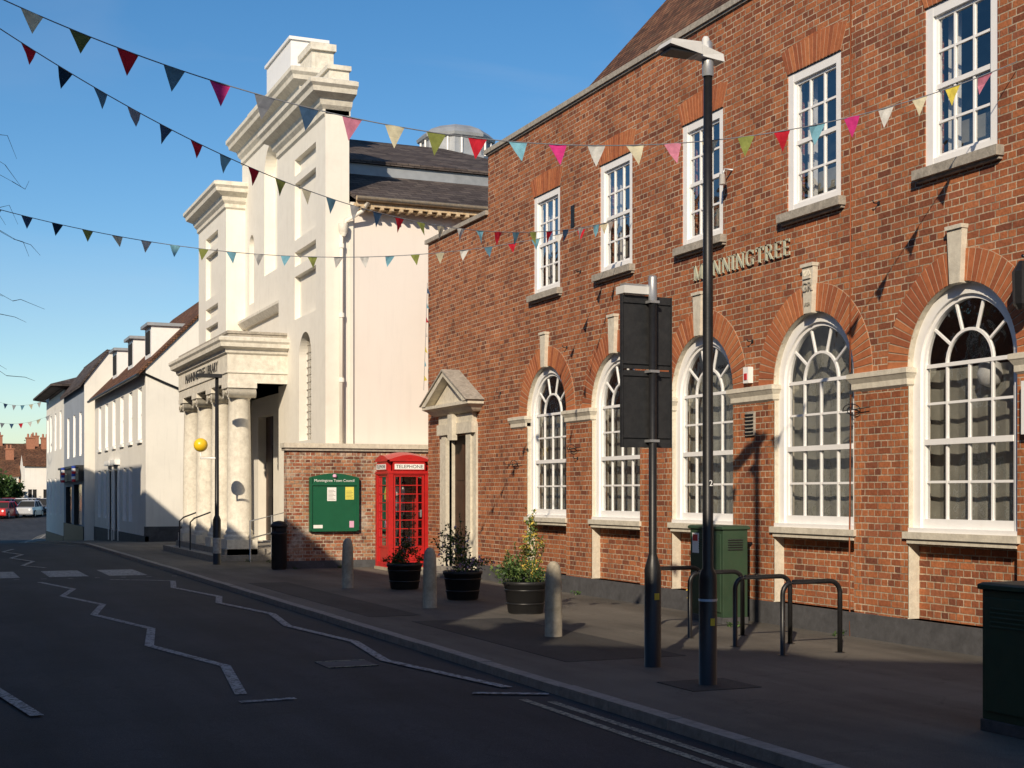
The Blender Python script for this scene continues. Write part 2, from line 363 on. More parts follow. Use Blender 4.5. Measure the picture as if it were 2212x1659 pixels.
for u in UC:
    t.ring(PF,u,2.92,.80,1.13,0,math.pi,36,-.003,.02,'mortar')
    n=37
    for k in range(n):
        a=math.pi*(k+.10)/n; b=math.pi*(k+.90)/n; pr=-.008-random.random()*.003
        t.ring(PF,u,2.92,.803,1.125,a,b,1,pr,.01,random.choice(VM))
    t.prism(PF,[(u-.075,3.70),(u+.075,3.70),(u+.11,4.24),(u-.11,4.24)],-.07,.05,'stone')
    t.prism(PF,[(u-.12,4.24),(u+.12,4.24),(u+.125,4.28),(u-.125,4.28)],-.09,.03,'stone')
    uu=u-.02 if u>12 else u
    t.prism(PF,[(uu-.53,6.62),(uu+.53,6.62),(uu+.66,6.94),(uu-.66,6.94)],-.003,.02,'mortar')
    n=16
    for k in range(n):
        f0=(k+.10)/n; f1=(k+.90)/n
        cam=lambda f:.05*math.sin(math.pi*f)
        t.prism(PF,[(uu-.53+1.06*f0,6.625),(uu-.53+1.06*f1,6.625),(uu-.66+1.32*f1,6.92+cam(f1)),(uu-.66+1.32*f0,6.92+cam(f0))],-.008-random.random()*.003,.01,random.choice(VM))
    t.pbox(PF,uu-.62,uu+.62,4.85,4.95,-.10,.10,'coping'); t.pbox(PF,uu-.6,uu+.6,4.82,4.85,-.05,.05,'coping')
    t.pbox(PF,u-.84,u+.84,1.12,1.19,-.045,.16,'stone'); t.pbox(PF,u-.797,u+.797,1.07,1.12,-.02,.16,'stone'); t.pbox(PF,u-.797,u+.797,1.19,1.235,.0,.2,'white')
edges=sorted(UC)
def impost(a,b):
    t.molding(XF,XF+.12,a,b,[(.0,2.72),(.03,2.75),(.03,2.81),(.06,2.86),(.07,2.87),(.07,2.92),(.0,2.935)],'stone')
for a,b in zip(edges,edges[1:]): impost(a+.8+.07-.06,b-.8-.07+.06)
impost(21.95,22.55)
t.box(XF-.06,XF+.36,4,23.76,7.83,7.91,'coping'); t.box(XF-.03,XF+.32,4,23.73,7.80,7.83,'coping')
t.box(XF-.06,XF+.36,23.70,27.06,6.72,6.80,'coping')
P=PF
for s_ in (-1,1):
    a=25.2+s_*.55; 
    t.pbox(P,min(a,a+s_*.24),max(a,a+s_*.24),.0,2.74,-.08,.05,'stone')
    b=a+s_*.24; t.pbox(P,min(b,b+s_*.2),max(b,b+s_*.2),.0,2.9,-.04,.05,'stone')
    t.pbox(P,min(a-s_*.0,b+s_*.22),max(a,b+s_*.22),.0,.3,-.11,-.04,'stone')
t.pbox(P,24.24,26.16,2.74,2.95,-.12,.05,'stone')
t.pbox(P,24.28,26.12,2.95,3.14,-.09,.05,'stone')
t.pbox(P,25.08,25.32,2.62,3.12,-.2,-.09,'stone')
t.molding(XF-.14,XF+.05,24.1,26.3,[(.0,3.13),(.04,3.16),(.10,3.22),(.18,3.26),(.18,3.32),(.02,3.33)],'stone')
t.prism(P,[(24.2,3.325),(26.2,3.325),(25.2,3.83)],-.16,.04,'stone')
for s_ in (-1,1):
    e=25.2+s_*1.3
    t.prism(P,[(e,3.32),(25.2,3.95),(25.2,3.85),(25.2+s_*1.05,3.32)],-.34,.0,'stone')
    t.prism(P,[(e-s_*.0,3.325),(e+s_*.03,3.335),(25.2,3.99),(25.2,3.95)],-.37,.0,'coping')
t.box(XF-.55,XF+.1,24.3,26.1,0,.08,'granite'); t.box(XF-.25,XF+.1,24.5,25.9,.08,.16,'granite')
t.build('stone_and_brick_dressings',brick)
wn=MB()
for i,u in enumerate(UC):
    d=.07; r=.80; fi=.685
    wn.ring(PF,u,2.92,fi,r,0,math.pi,36,d,d+.12,'white'); 
    for a,b in ((u-r,u-fi),(u+fi,u+r)): wn.pbox(PF,a,b,1.235,2.92,d,d+.12,'white')
    wn.ring(PF,u,2.92,.64,fi,0,math.pi,36,d+.03,d+.09,'white')
    for a,b in ((u-fi,u-.64),(u+.64,u+fi)): wn.pbox(PF,a,b,1.235,2.92,d+.03,d+.09,'white')
    wn.pbox(PF,u-fi,u+fi,1.235,1.33,d+.025,d+.1,'white')
    wn.pbox(PF,u-.64,u+.64,2.10,2.16,d+.02,d+.095,'white')
    wn.pbox(PF,u-.64,u+.64,2.90,2.94,d+.04,d+.08,'white')
    for x in (-.33,0,.33): wn.pbox(PF,u+x-.013,u+x+.013,1.33,2.90,d+.045,d+.075,'white')
    for z in (1.715,2.53): wn.pbox(PF,u-.64,u+.64,z-.013,z+.013,d+.047,d+.073,'white')
    wn.ring(PF,u,2.92,.32,.35,0,math.pi,18,d+.045,d+.075,'white')
    for ang in (36,72,108,144):
        a=rad(ang); c_,s_=math.cos(a),math.sin(a); h=.013
        wn.prism(PF,[(u+.34*c_-h*s_,2.92+.34*s_+h*c_),(u+.34*c_+h*s_,2.92+.34*s_-h*c_),(u+.645*c_+h*s_,2.92+.645*s_-h*c_),(u+.645*c_-h*s_,2.92+.645*s_+h*c_)],d+.047,d+.073,'white')
    pts=[(u-.66,1.3)]+[(u-.66*math.cos(math.pi*k/24),2.92+.66*math.sin(math.pi*k/24)) for k in range(25)]+[(u+.66,1.3)]
    wn.poly([PF(a,b,d+.06) for a,b in pts],'glass')
    top=[2.9,2.9,3.2,3.6,2.9,3.0,3.6][i]
    for k in range(12):
        a=u-.85+1.7*k/12; b=a+1.7/12; dd=.33+.02*(k%2); d2=.33+.02*((k+1)%2)
        wn.poly([PF(a,1.2,dd),PF(b,1.2,d2),PF(b,top,d2),PF(a,top,dd)],'blind')
    if i==4: wn.lathe(XF+.28,u-.12,[(.02,2.94),(.10,2.9),(.13,2.8),(.10,2.7),(.02,2.66)],'curtain',16)
    uu=u-.02 if u>12 else u
    sash(wn,PF,uu-.53,uu+.53,4.95,6.62,3,4,.015,fw=.11,bar=.026)
    for s_,ww in ((-1,.26),(1,.2)):
        x=uu+s_*.45
        for k in range(6):
            a=x-s_*ww*k/6; b=x-s_*ww*(k+1)/6; dd=.24+.03*(k%2); d2=.24+.03*((k+1)%2)
            wn.poly([PF(a,4.9,dd),PF(b,4.9,d2),PF(b,6.7,d2),PF(a,6.7,dd)],'curtain')
    wn.poly([PF(uu-.5,4.9,.33),PF(uu+.5,4.9,.33),PF(uu+.5,5.45,.33),PF(uu-.5,5.45,.33)],'blind')
wn.build('windows',brick)
dr=MB()
dr.pbox(PF,24.65,25.75,.15,2.72,.12,.18,'wood')
for a in (24.74,25.24):
    for z0,z1 in ((.3,.95),(1.05,1.75),(1.85,2.55)): dr.pbox(PF,a,a+.42,z0,z1,.105,.125,'wood')
dr.build('door',brick)
rf=MB()
def rz_(x): return 8.7+1.12*(x-10.66)
xr=14.4
rf.poly([(9.95,21.6,rz_(9.95)),(9.95,4,rz_(9.95)),(xr,4,rz_(xr)),(xr,21.6,rz_(xr))],'tile')
rf.poly([(2*xr-9.95,21.6,rz_(9.95)),(2*xr-9.95,4,rz_(9.95)),(xr,4,rz_(xr)),(xr,21.6,rz_(xr))],'tile')
rf.poly([(9.95,21.45,rz_(9.95)-.05),(2*xr-9.95,21.45,rz_(9.95)-.05),(xr,21.45,rz_(xr)-.05)],'brick')
rf.poly([(9.95,21.6,rz_(9.95)-.12),(9.95,21.6,rz_(9.95)),(xr,21.6,rz_(xr)),(xr,21.6,rz_(xr)-.12)],'tile')
rf.build('tiled_roof',brick)
LW={'M':1.05,'A':.85,'N':.9,'I':.3,'G':.9,'T':.78,'R':.8,'E':.68}
def strokes(ch):
    T=.17; t_=.075
    def v(x,a=0,b=1,th=T): return [(x-th/2,a),(x+th/2,a),(x+th/2,b),(x-th/2,b)]
    def h(a,b,y,th=t_): return [(a,y),(b,y),(b,y+th),(a,y+th)]
    def dg(x0,y0,x1,y1,th): return [(x0-th/2,y0),(x0+th/2,y0),(x1+th/2,y1),(x1-th/2,y1)]
    sf=lambda x,y:h(x-.15,x+.15,y,.05)
    if ch=='I': return [v(.15),sf(.15,0),sf(.15,.95)]
    if ch=='T': return [v(.39),sf(.39,0),h(0,.78,.92,.08),v(.03,.74,.95,.06),v(.75,.74,.95,.06)]
    if ch=='E': return [v(.13),h(0,.62,0),h(0,.62,.925),h(.2,.5,.47),v(.61,0,.22,.05),v(.59,.8,1,.05)]
    if ch=='N': return [v(.12,th=.09),v(.78,th=.09),dg(.12,1,.78,0,.19),sf(.12,0),sf(.06,.95),sf(.78,.95)]
    if ch=='M': return [v(.12,th=.09),v(.93,th=.17),dg(.14,1,.52,0,.17),dg(.52,0,.91,1,.08),sf(.12,0),sf(.93,0),sf(.06,.95),sf(.97,.95)]
    if ch=='A': return [dg(.1,0,.42,1,.08),dg(.75,0,.42,1,.18),h(.22,.62,.3),sf(.1,0),sf(.75,0)]
    if ch=='R':
        L=[v(.13),sf(.13,0),h(0,.4,.925),h(.15,.42,.46),dg(.4,.48,.72,0,.18)[::-1],h(.62,.84,0,.05)]
        for k in range(6):
            a=-math.pi/2+math.pi*k/6;b=a+math.pi/6
            L.append([(.4+.14*math.cos(a),.73+.2*math.sin(a)),(.4+.27*math.cos(a),.73+.27*math.sin(a)),(.4+.27*math.cos(b),.73+.27*math.sin(b)),(.4+.14*math.cos(b),.73+.2*math.sin(b))])
        return L
    if ch=='G':
        L=[v(.74,.05,.42,.15),h(.6,.88,.4,.05),v(.77,.72,.95,.05)]
        for k in range(14):
            a=math.pi*.25+math.pi*1.5*k/14;b=math.pi*.25+math.pi*1.5*(k+1)/14
            L.append([(.46+.3*math.cos(a),.5+.43*math.sin(a)),(.46+.45*math.cos(a),.5+.51*math.sin(a)),(.46+.45*math.cos(b),.5+.51*math.sin(b)),(.46+.3*math.cos(b),.5+.43*math.sin(b))])
        return L
def serifword(mb,word,P,u_left,length,z,H,d0,d1,mat,gap=.16):
    tot=sum(LW[c] for c in word)+gap*(len(word)-1); sc=length/(tot*H); x=0
    for ch in word:
        for p in strokes(ch):
            mb.prism(P,[(u_left-(x+a)*H*sc,z+b*H) for a,b in p],d0,d1,mat)
        x+=LW[ch]+gap
lt=MB(); serifword(lt,'MANNINGTREE',PF,16.25,2.26,4.45,.2,-.035,-.018,'bronze')
lt.build('manningtree_lettering',brick)
fx=MB()
for px_,z in ((21.9,2.35),(20.3,3.95),(19.9,2.15),(17.4,3.9),(14.85,3.5),(12.35,4.75),(23.1,3.4),(19.8,5.1),(22.7,2.1)):
    fx.tube([PF(px_,z,0),PF(px_,z,-.07),PF(px_,z+.03,-.085)],.007,'iron',6); fx.pbox(PF,px_-.018,px_+.018,z-.022,z+.022,-.01,.005,'iron')
fx.tube([PF(12.83,7.8,-.015),PF(12.83,4.6,-.02),PF(12.84,2.95,-.015)],.009,'voussd',6)
fx.tube([PF(12.83,2.7,-.015),PF(12.85,.6,-.02),PF(12.82,-.0,-.03)],.009,'voussd',6)
for uy,z in ((12.75,2.52),(20.0,2.3),(22.35,2.1)):
    pts=[PF(uy+.18*math.cos(a)*(1-a/14),z+.08*math.sin(a*1.0)*(1-a/14),-.05-.02*math.sin(a)) for a in [k*.5 for k in range(16)]]
    fx.tube(pts,.006,'iron',5); fx.tube([PF(uy+.18,z,-.05),PF(uy-.3,z+.02,-.05)],.006,'iron',5)
fx.pbox(PF,14.78,14.98,2.32,2.62,-.03,.01,'coping')
for k in range(6): fx.pbox(PF,14.79,14.97,2.34+k*.046,2.36+k*.046,-.045,-.03,'iron')
fx.pbox(PF,14.84,14.96,2.98,3.18,-.07,.0,'white'); fx.pbox(PF,14.87,14.93,3.02,3.10,-.08,-.07,'barber_red')
fx.pbox(PF,20.02,20.14,5.85,6.2,-.012,.01,'iron')
fx.tube([PF(15.32,5.75,0),PF(15.32,5.75,-.12),PF(15.32,5.65,-.15)],.015,'galv',8); fx.tube([PF(15.32,5.68,-.15),PF(15.32,5.55,-.15)],[.04,.05],'white',10)
fx.pbox(PF,9.65,10.12,2.15,2.65,-.10,0,'white'); fx.tube([PF(9.9,2.4,-.1),PF(9.9,2.4,-.11)],.015,'iron',8)
fx.tube([PF(10.0,3.75,0),PF(10.0,3.8,-.2)],.015,'iron',6); fx.lathe(XF-.2,10.0,[(.04,3.3),(.08,3.35),(.09,3.65),(.03,3.75)],'iron',8,sm=False)
uk=13.58
for k in range(5): fx.tube([PF(uk-.06+.03*k,4.14,-.07),PF(uk-.05+.025*k,4.20,-.09)],.01,'stone',5)
fx.pbox(PF,uk-.07,uk+.07,4.10,4.13,-.09,-.07,'stone')
fx.build('wall_fixtures',brick)
text('GR',.15,(XF-.074,uk,4.0),-90,'coping',brick,'royal_cypher',.012); text('1939',.06,(XF-.074,uk,3.8),-90,'coping',brick,'date_stone',.008)

# ================================================================= LIBRARY
lib=empty('library_building')
PL=lambda u,z,d:(8.0+d,u,z)
PC=lambda u,z,d:(8.55+d,u,z)
b=MB()
panels=lambda uc,w_:[rop(uc,w_,9.0,9.38),rop(uc,w_,7.5,8.82),rop(uc,w_,6.88,7.22),rop(uc,w_,5.65,6.65)]
rw=aop(30.95,1.1,2.8,4.72)
o1=panels(30.95,1.9)+[rw]
sheet(b,PL,29.2,33.5,0,10.0,o1,'stucco')
for o in o1[:-1]: reveal(b,PL,o,.13,'stucco','stucco')
reveal(b,PL,rw,.3,'stucco')
b.poly([(8,29.2,0),(8.53,29.2,0),(8.53,29.2,10),(8,29.2,10)],'stucco'); b.poly([(8,33.5,0),(8.55,33.5,0),(8.55,33.5,10),(8,33.5,10)],'stucco')
b.poly([(8.53,29.2,7.5),(8.53,33.5,7.5),(8.53,33.5,10),(8.53,29.2,10)],'stucco')
o2=panels(42.05,1.9)
sheet(b,PL,39.9,44.2,0,10.0,o2+[aop(42.05,1.1,2.8,4.72)],'stucco')
reveal(b,PL,aop(42.05,1.1,2.8,4.72),.3,'stucco','dark')
for o in o2: reveal(b,PL,o,.13,'stucco','stucco')
b.poly([(8,39.9,0),(8.55,39.9,0),(8.55,39.9,10),(8,39.9,10)],'stucco'); b.poly([(8,44.2,0),(9,44.2,0),(9,44.2,10),(8,44.2,10)],'stucco'); b.poly([(8.6,40,7.9),(8.6,44.2,7.9),(8.6,44.2,10),(8.6,40,10)],'stucco')
nic=aop(36.7,1.5,7.5,10.2); sn=[aop(39.05,.6,6.95,8.6),aop(34.35,.6,6.95,8.6)]
ld=rop(37.3,1.8,.3,3.7)
sheet(b,PC,33.1,40.3,0,11.3,[nic,ld]+sn,'stucco')
reveal(b,PC,nic,.3,'stucco','stucco'); reveal(b,PC,ld,.3,'stucco')
for o in sn: reveal(b,PC,o,.2,'stucco','stucco')
b.poly([(8.55,33.1,9.9),(9.25,33.1,9.9),(9.25,33.1,11.3),(8.55,33.1,11.3)],'stucco'); b.poly([(8.55,40.3,9.9),(9.25,40.3,9.9),(9.25,40.3,11.3),(8.55,40.3,11.3)],'stucco')
b.poly([(9.25,33.1,7.9),(9.25,40.3,7.9),(9.25,40.3,11.3),(9.25,33.1,11.3)],'stucco'); b.poly([(8.6,33.1,7.9),(9.25,33.1,7.9),(9.25,33.1,9.9),(8.6,33.1,9.9)],'stucco')
b.poly([(8.53,29.25,0),(16,29.25,0),(16,29.25,7.95),(8.53,29.25,7.95)],'pink')
b.poly([(16,29.25,0),(16,44.2,0),(16,44.2,7.95),(16,29.25,7.95)],'pink'); b.poly([(9,44.2,0),(16,44.2,0),(16,44.2,7.95),(9,44.2,7.95)],'whitewall')
b.box(8.53,8.62,29.19,29.26,0,7.9,'stucco')
b.build('walls',lib)
c=MB()
pr=[(0,9.75),(.05,9.8),(.05,9.9),(.12,9.98),(.16,10.1),(.34,10.2),(.36,10.3),(.42,10.36),(.42,10.45),(.3,10.5)]
c.molding(8.0,8.55,29.25,33.5,pr,'stuccodirty',(1,.2,1,1)); c.molding(8.0,8.55,39.9,44.2,pr,'stuccodirty',(1,.2,1,1))
pc=[(0,11.1),(.05,11.15),(.05,11.27),(.12,11.36),(.16,11.5),(.34,11.6),(.36,11.7),(.42,11.77),(.42,11.87),(.3,11.92)]
c.molding(8.55,9.2,33.2,40.2,pc,'stuccodirty',(1,.4,1,1))
c.box(8.15,8.6,29.45,30.9,10.5,10.85,'stuccodirty'); c.box(8.1,8.64,29.4,31.0,10.85,10.95,'stuccodirty')
c.box(8.15,8.6,42.5,44.0,10.5,10.85,'stuccodirty'); c.box(8.1,8.64,42.4,44.1,10.85,10.95,'stuccodirty')
c.box(8.75,9.3,33.2,34.3,11.92,12.45,'stuccodirty'); c.box(8.7,9.35,33.12,34.4,12.45,12.62,'stuccodirty')
c.box(8.75,9.3,39.1,40.2,11.92,12.45,'stuccodirty'); c.box(8.7,9.35,39.0,40.3,12.45,12.62,'stuccodirty')
c.box(8.65,9.6,34.9,37.6,11.9,13.2,'white'); c.box(8.6,9.65,34.85,37.65,13.2,13.28,'white')
c.molding(8.45,8.6,33.6,39.8,[(0,6.3),(.05,6.36),(.12,6.45),(.12,6.52),(0,6.55)],'stuccodirty')
X0,Xb,Y0,Y1=6.55,8.0,32.6,39.4
c.box(X0+.12,8.5,Y0+.12,Y1-.12,4.2,4.24,'stuccodirty')
c.molding(X0,8.54,Y0,Y1,[(-.03,4.2),(-.03,4.42),(0,4.43),(0,4.46),(-.02,4.47),(-.02,4.86),(.03,4.9),(.05,4.98),(.17,5.03),(.18,5.12),(.22,5.17),(.22,5.24),(.15,5.27),(.0,5.28)],'stuccodirty')
c.molding(X0+.05,8.54,Y0+.05,Y1-.05,[(0,5.28),(0,5.36),(.03,5.36),(.03,5.42),(0,5.42)],'coping')
c.box(X0-.35,8.5,Y0-.15,Y1+.35,-.1,.14,'granite'); c.box(X0-.05,8.5,Y0+.0,Y1+.0,.14,.28,'granite')
def column(cx,cy):
    c.box(cx-.36,cx+.36,cy-.36,cy+.36,.1,.5,'stuccodirty')
    c.lathe(cx,cy,[(.35,.5),(.37,.55),(.35,.6),(.31,.63),(.33,.67),(.31,.71),(.285,.74),(.285,1.5),(.275,2.6),(.25,3.82),(.27,3.85),(.25,3.88),(.25,3.92),(.33,4.0)],'stuccodirty',28)
    for s_ in (-1,1):
        c.tube([(cx-.33,cy+s_*.27,3.96),(cx+.33,cy+s_*.27,3.96)],.11,'stuccodirty',14)
        c.tube([(cx-.345,cy+s_*.27,3.96),(cx-.33,cy+s_*.27,3.96)],.05,'coping',10)
    c.box(cx-.31,cx+.31,cy-.25,cy+.25,3.99,4.08,'stuccodirty')
    c.box(cx-.35,cx+.35,cy-.35,cy+.35,4.08,4.2,'stuccodirty')
for cy in (32.96,35.0,37.0,39.04): column(6.92,cy)
for cy in (32.75,39.25): c.box(8.3,8.54,cy-.14,cy+.3,.28,4.2,'stuccodirty')
c.build('cornices_and_portico',lib)
text('MANNINGTREE LIBRARY',.34,(X0+.018,36.0,4.66),-90,'letterdark',lib,'library_lettering',.012,sx=1.2)
g=MB()
g.pbox(PC,36.4,38.2,.3,3.7,.22,.28,'wood'); g.pbox(PC,37.27,37.33,.3,3.7,.2,.22,'dark')
for a in (36.5,37.4):
    for z0_,z1_ in ((.5,1.5),(1.7,2.9)): g.pbox(PC,a,a+.7,z0_,z1_,.2,.225,'wood')
pts=[(30.4,2.8)]+[(30.95-.55*math.cos(math.pi*k/16),4.72+.55*math.sin(math.pi*k/16)) for k in range(17)]+[(31.5,2.8)]
g.poly([PL(a,z,.25) for a,z in pts],'dark'); g.poly([PL(a,z,.2) for a,z in pts],'glass')
for k in range(1,7): g.pbox(PL,30.4+k*.157-.008,30.4+k*.157+.008,2.8,5.2,.17,.19,'coping')
for k in range(1,14): g.pbox(PL,30.42,31.48,2.8+k*.17-.008,2.8+k*.17+.008,.172,.188,'coping')
g.build('doors_and_windows',lib)
r=MB()
xa,xb_=8.56,16.35; ya,yb=28.85,44.6
r.hexa([(xa,ya,7.93),(xb_,ya,7.93),(xb_,31.5,9.0),(xa,31.5,9.0),(xa,ya,8.02),(xb_,ya,8.02),(xb_,31.5,9.1),(xa,31.5,9.1)],'slate')
r.hexa([(xa,31.5,8.9),(xb_-1.0,31.5,8.9),(xb_-1.0,31.9,8.9),(xa,31.9,8.9),(xa,31.5,9.36),(xb_-1.0,31.5,9.36),(xb_-1.0,31.9,9.40),(xa,31.9,9.40)],'lead')
r.hexa([(xa,31.42,9.36),(xb_-1,31.42,9.36),(xb_-3,36.4,11.1),(9.3,36.4,11.1),(xa,31.42,9.44),(xb_-1,31.42,9.44),(xb_-3,36.4,11.2),(9.3,36.4,11.2)],'slate')
r.poly([(9.3,36.4,11.2),(xb_-3,36.4,11.2),(xb_-1,42,9.4),(9.3,42,9.4)],'slate'); r.poly([(xb_-1,31.42,9.42),(xb_-1,42,9.4),(xb_-3,36.4,11.2)],'slate')
r.poly([(xa,yb,7.98),(xb_,yb,7.98),(xb_-1,42,9.4),(xa,42,9.4)],'slate'); r.poly([(xb_,ya,8.0),(xb_,yb,7.98),(xb_-1,42,9.4),(xb_-1,31.42,9.4)],'slate')
r.box(8.62,16.2,29.03,29.24,7.78,7.9,'timber'); r.box(8.60,16.25,28.88,28.92,7.80,7.92,'timber')
for k in range(34): r.box(8.7+k*.22,8.77+k*.22,28.84,29.2,7.74,7.80,'timber')
r.tube([(8.58,28.80,7.95),(16.3,28.80,7.95)],.055,'timber',10)
r.tube([(8.85,28.84,7.88),(8.75,28.95,7.7),(8.42,29.1,7.5),(8.33,29.1,7.3),(8.33,29.1,2.6)],.045,'stucco',10)
for z in (6.9,5.4,4.0): r.tube([(8.33,29.1,z),(8.33,29.1,z+.09)],.06,'stucco',10)
r.lathe(8.36,29.08,[(.05,7.15),(.10,7.25),(.11,7.42),(.10,7.43)],'stuccodirty',8)
lx,ly=14.1,37.4
a0=math.pi/8
r.lathe(lx,ly,[(1.15,10.4),(1.15,11.1),(1.05,11.15),(1.02,11.6),(1.12,11.65),(1.14,11.73),(.95,11.9),(.6,12.05),(.3,12.13),(.1,12.15)],'lead',8,a0,False)
for k in range(8):
    an=2*math.pi*k/8; 
    for dd in (-.2,.2):
        x_=lx+1.0*math.cos(an)-dd*math.sin(an); y_=ly+1.0*math.sin(an)+dd*math.cos(an)
        r.tube([(x_,y_,11.15),(x_,y_,11.6)],.03,'white',6)
r.build('roof_and_gutters',lib)

bw=empty('brick_boundary_wall'); q=MB()
q.box(7.08,10.9,28.9,29.17,0,2.5,'brickold'); q.box(7.03,10.95,28.84,29.18,2.5,2.56,'coping'); q.box(7.0,11.0,28.80,29.185,2.56,2.66,'stone')
q.box(7.03,10.9,28.86,28.9,-.05,.16,'plinth'); q.build('wall_and_coping',bw)

nb=empty('town_council_notice_board'); q=MB()
P=lambda u,z,d:(u,28.9+d,z)
arc=[(7.55,.78),(8.63,.78),(8.63,1.93)]+[(8.63-1.08*k/10,1.93+.09*math.sin(math.pi*k/10)) for k in range(1,10)]+[(7.55,1.93)]
q.prism(P,arc,-.09,-.005,'green')
for a,b_,z0_,z1_ in ((7.55,7.60,.80,1.93),(8.58,8.63,.80,1.93),(7.60,8.58,.78,.83),(7.60,8.58,1.76,1.79)): q.pbox(P,a,b_,z0_,z1_,-.115,-.09,'green')
q.pbox(P,7.93,8.13,1.43,1.72,-.095,-.0905,'paper'); q.pbox(P,8.33,8.52,1.46,1.73,-.095,-.0905,'paperyellow'); q.pbox(P,7.63,7.83,.85,.92,-.095,-.0905,'paper'); q.pbox(P,8.42,8.52,.86,1.0,-.095,-.0905,'paperpink')
for k in range(8): q.pbox(P,7.95,8.11-.03*(k%3),1.46+k*.028,1.466+k*.028,-.0965,-.0952,'letterdark')
for k in range(6): q.pbox(P,8.35,8.5-.03*(k%2),1.49+k*.03,1.496+k*.03,-.0965,-.0952,'letterdark')
q.lathe(8.09,28.79,[(.04,1.94),(.045,1.97),(.03,2.0)],'paperpink',10)
q.build('board',nb,.004)
text('Manningtree Town Council',.080,(8.09,28.807,1.865),0,'letterwhite',nb,'board_lettering',.001)

# ================================================================= PHONE BOX
pb=empty('red_telephone_box'); q=MB(); cx,cy=9.27,27.78
for k in range(4):
    a=rad(90*k); ca,sa=math.cos(a),math.sin(a)
    def P(u,z,d,ca=ca,sa=sa):
        x_,y_=u,-.45+d; return (cx+x_*ca-y_*sa,cy+x_*sa+y_*ca,z)
    q.pbox(P,-.448,-.345,.06,2.06,0,.103,'red'); 
    q.pbox(P,-.345,.345,.06,.16,.01,.08,'red'); q.pbox(P,-.345,.345,1.98,2.28,.005,.09,'red')
    q.pbox(P,-.335,-.295,.16,1.98,.025,.07,'red'); q.pbox(P,.295,.335,.16,1.98,.025,.07,'red')
    q.pbox(P,-.295,.295,.16,.46,.045,.07,'red'); q.pbox(P,-.24,.24,.2,.42,.035,.05,'red')
    q.pbox(P,-.295,.295,.46,.50,.03,.07,'red'); q.pbox(P,-.295,.295,1.94,1.98,.03,.07,'red')
    for x_ in (-.185,.185): q.pbox(P,x_-.012,x_+.012,.5,1.94,.035,.065,'red')
    for j in range(1,8): q.pbox(P,-.295,.295,.5+1.44*j/8-.009,.5+1.44*j/8+.009,.037,.063,'red')
    q.poly([P(-.3,.48,.05),P(.3,.48,.05),P(.3,1.96,.05),P(-.3,1.96,.05)],'glass')
    q.pbox(P,-.35,.35,2.07,2.22,-.015,.01,'red'); q.pbox(P,-.32,.32,2.09,2.20,-.02,-.014,'paper')
    q.pbox(P,-.46,.46,2.0,2.03,-.012,.0,'red'); q.pbox(P,-.47,.47,2.255,2.285,-.02,.02,'red')
    q.prism(P,[(-.44,2.285)]+[(-.44+.88*j/12,2.29+.10*math.sin(math.pi*j/12)) for j in range(13)]+[(.44,2.285)],-.012,.05,'red')
    text('TELEPHONE',.098,P(0,2.145,-.0225),90*k,'letterdark',pb,'telephone_lettering',.001,sx=1.12)
    q.pbox(P,-.035,.035,2.31,2.35,-.02,-.01,'red')
n=10
def dz(i,j):
    x_=-.45+.9*i/n;y_=-.45+.9*j/n
    return (cx+x_,cy+y_,2.29+.085*math.cos(x_/.45*math.pi/2)+.085*math.cos(y_/.45*math.pi/2))
for i in range(n):
    for j in range(n): q.poly([dz(i,j),dz(i+1,j),dz(i+1,j+1),dz(i,j+1)],'red',True)
q.box(cx-.47,cx+.47,cy-.47,cy+.47,-.02,.06,'concrete')
q.box(cx-.22,cx+.22,cy+.25,cy+.36,.7,1.9,'black'); q.box(cx-.08,cx+.12,cy+.2,cy+.25,1.2,1.5,'galv'); q.box(cx-.16,cx+.14,cy+.24,cy+.25,1.55,1.72,'paper')
q.box(cx-.34,cx+.34,cy+.37,cy+.39,.2,1.95,'dark')
q.tube([(cx-.13,cy+.22,1.5),(cx-.14,cy+.18,1.3),(cx-.1,cy+.2,1.0)],.02,'black',6)
q.pbox(lambda u,z,d:(cx+u,cy-.45+d,z),.24,.27,1.1,1.25,-.01,.03,'galv')
q.build('kiosk',pb)

# ================================================================= street furniture
lp=empty('street_lamp'); q=MB(); lx,ly=6.02,10.02; H=.09
q.lathe(lx,ly,[(.075,0),(.075,.88),(.07,.93),(.045,.98),(.043,3.2),(.036,5.05+H)],'iron',20)
q.lathe(lx,ly,[(.048,4.98+H),(.05,5.12+H),(.04,5.16+H),(.04,5.26+H),(.02,5.28+H)],'galv',14)
q.hexa([(lx-.12,ly-.06,5.13+H),(lx+.12,ly-.07,5.10+H),(lx+.12,ly+.07,5.10+H),(lx-.12,ly+.06,5.13+H),(lx-.12,ly-.06,5.23+H),(lx+.12,ly-.05,5.17+H),(lx+.12,ly+.05,5.17+H),(lx-.12,ly+.06,5.23+H)],'lamphead')
q.hexa([(lx-.43,ly-.13,5.17+H),(lx-.1,ly-.09,5.13+H),(lx-.1,ly+.09,5.13+H),(lx-.43,ly+.13,5.17+H),(lx-.40,ly-.11,5.22+H),(lx-.1,ly-.07,5.24+H),(lx-.1,ly+.07,5.24+H),(lx-.40,ly+.11,5.22+H)],'lamphead')
q.box(lx-.40,lx-.16,ly-.09,ly+.09,5.13+H,5.155+H,'black')
q.lathe(lx-.02,ly,[(.03,5.2+H),(.032,5.29+H),(.02,5.31+H)],'lamphead',10)
q.lathe(lx,ly,[(.078,.70),(.079,.72)],'galv',14); q.box(lx-.02,lx+.02,ly-.078,ly-.073,.5,.56,'yellow')
q.build('column',lp)
text('2',.07,(lx-.0,ly-.050,1.68),0,'letterwhite',lp,'column_number',.001)
q=MB(); q.box(lx-.32,lx+.33,ly-.3,ly+.3,.002,.006,'patch'); q.build('reinstated_patch')
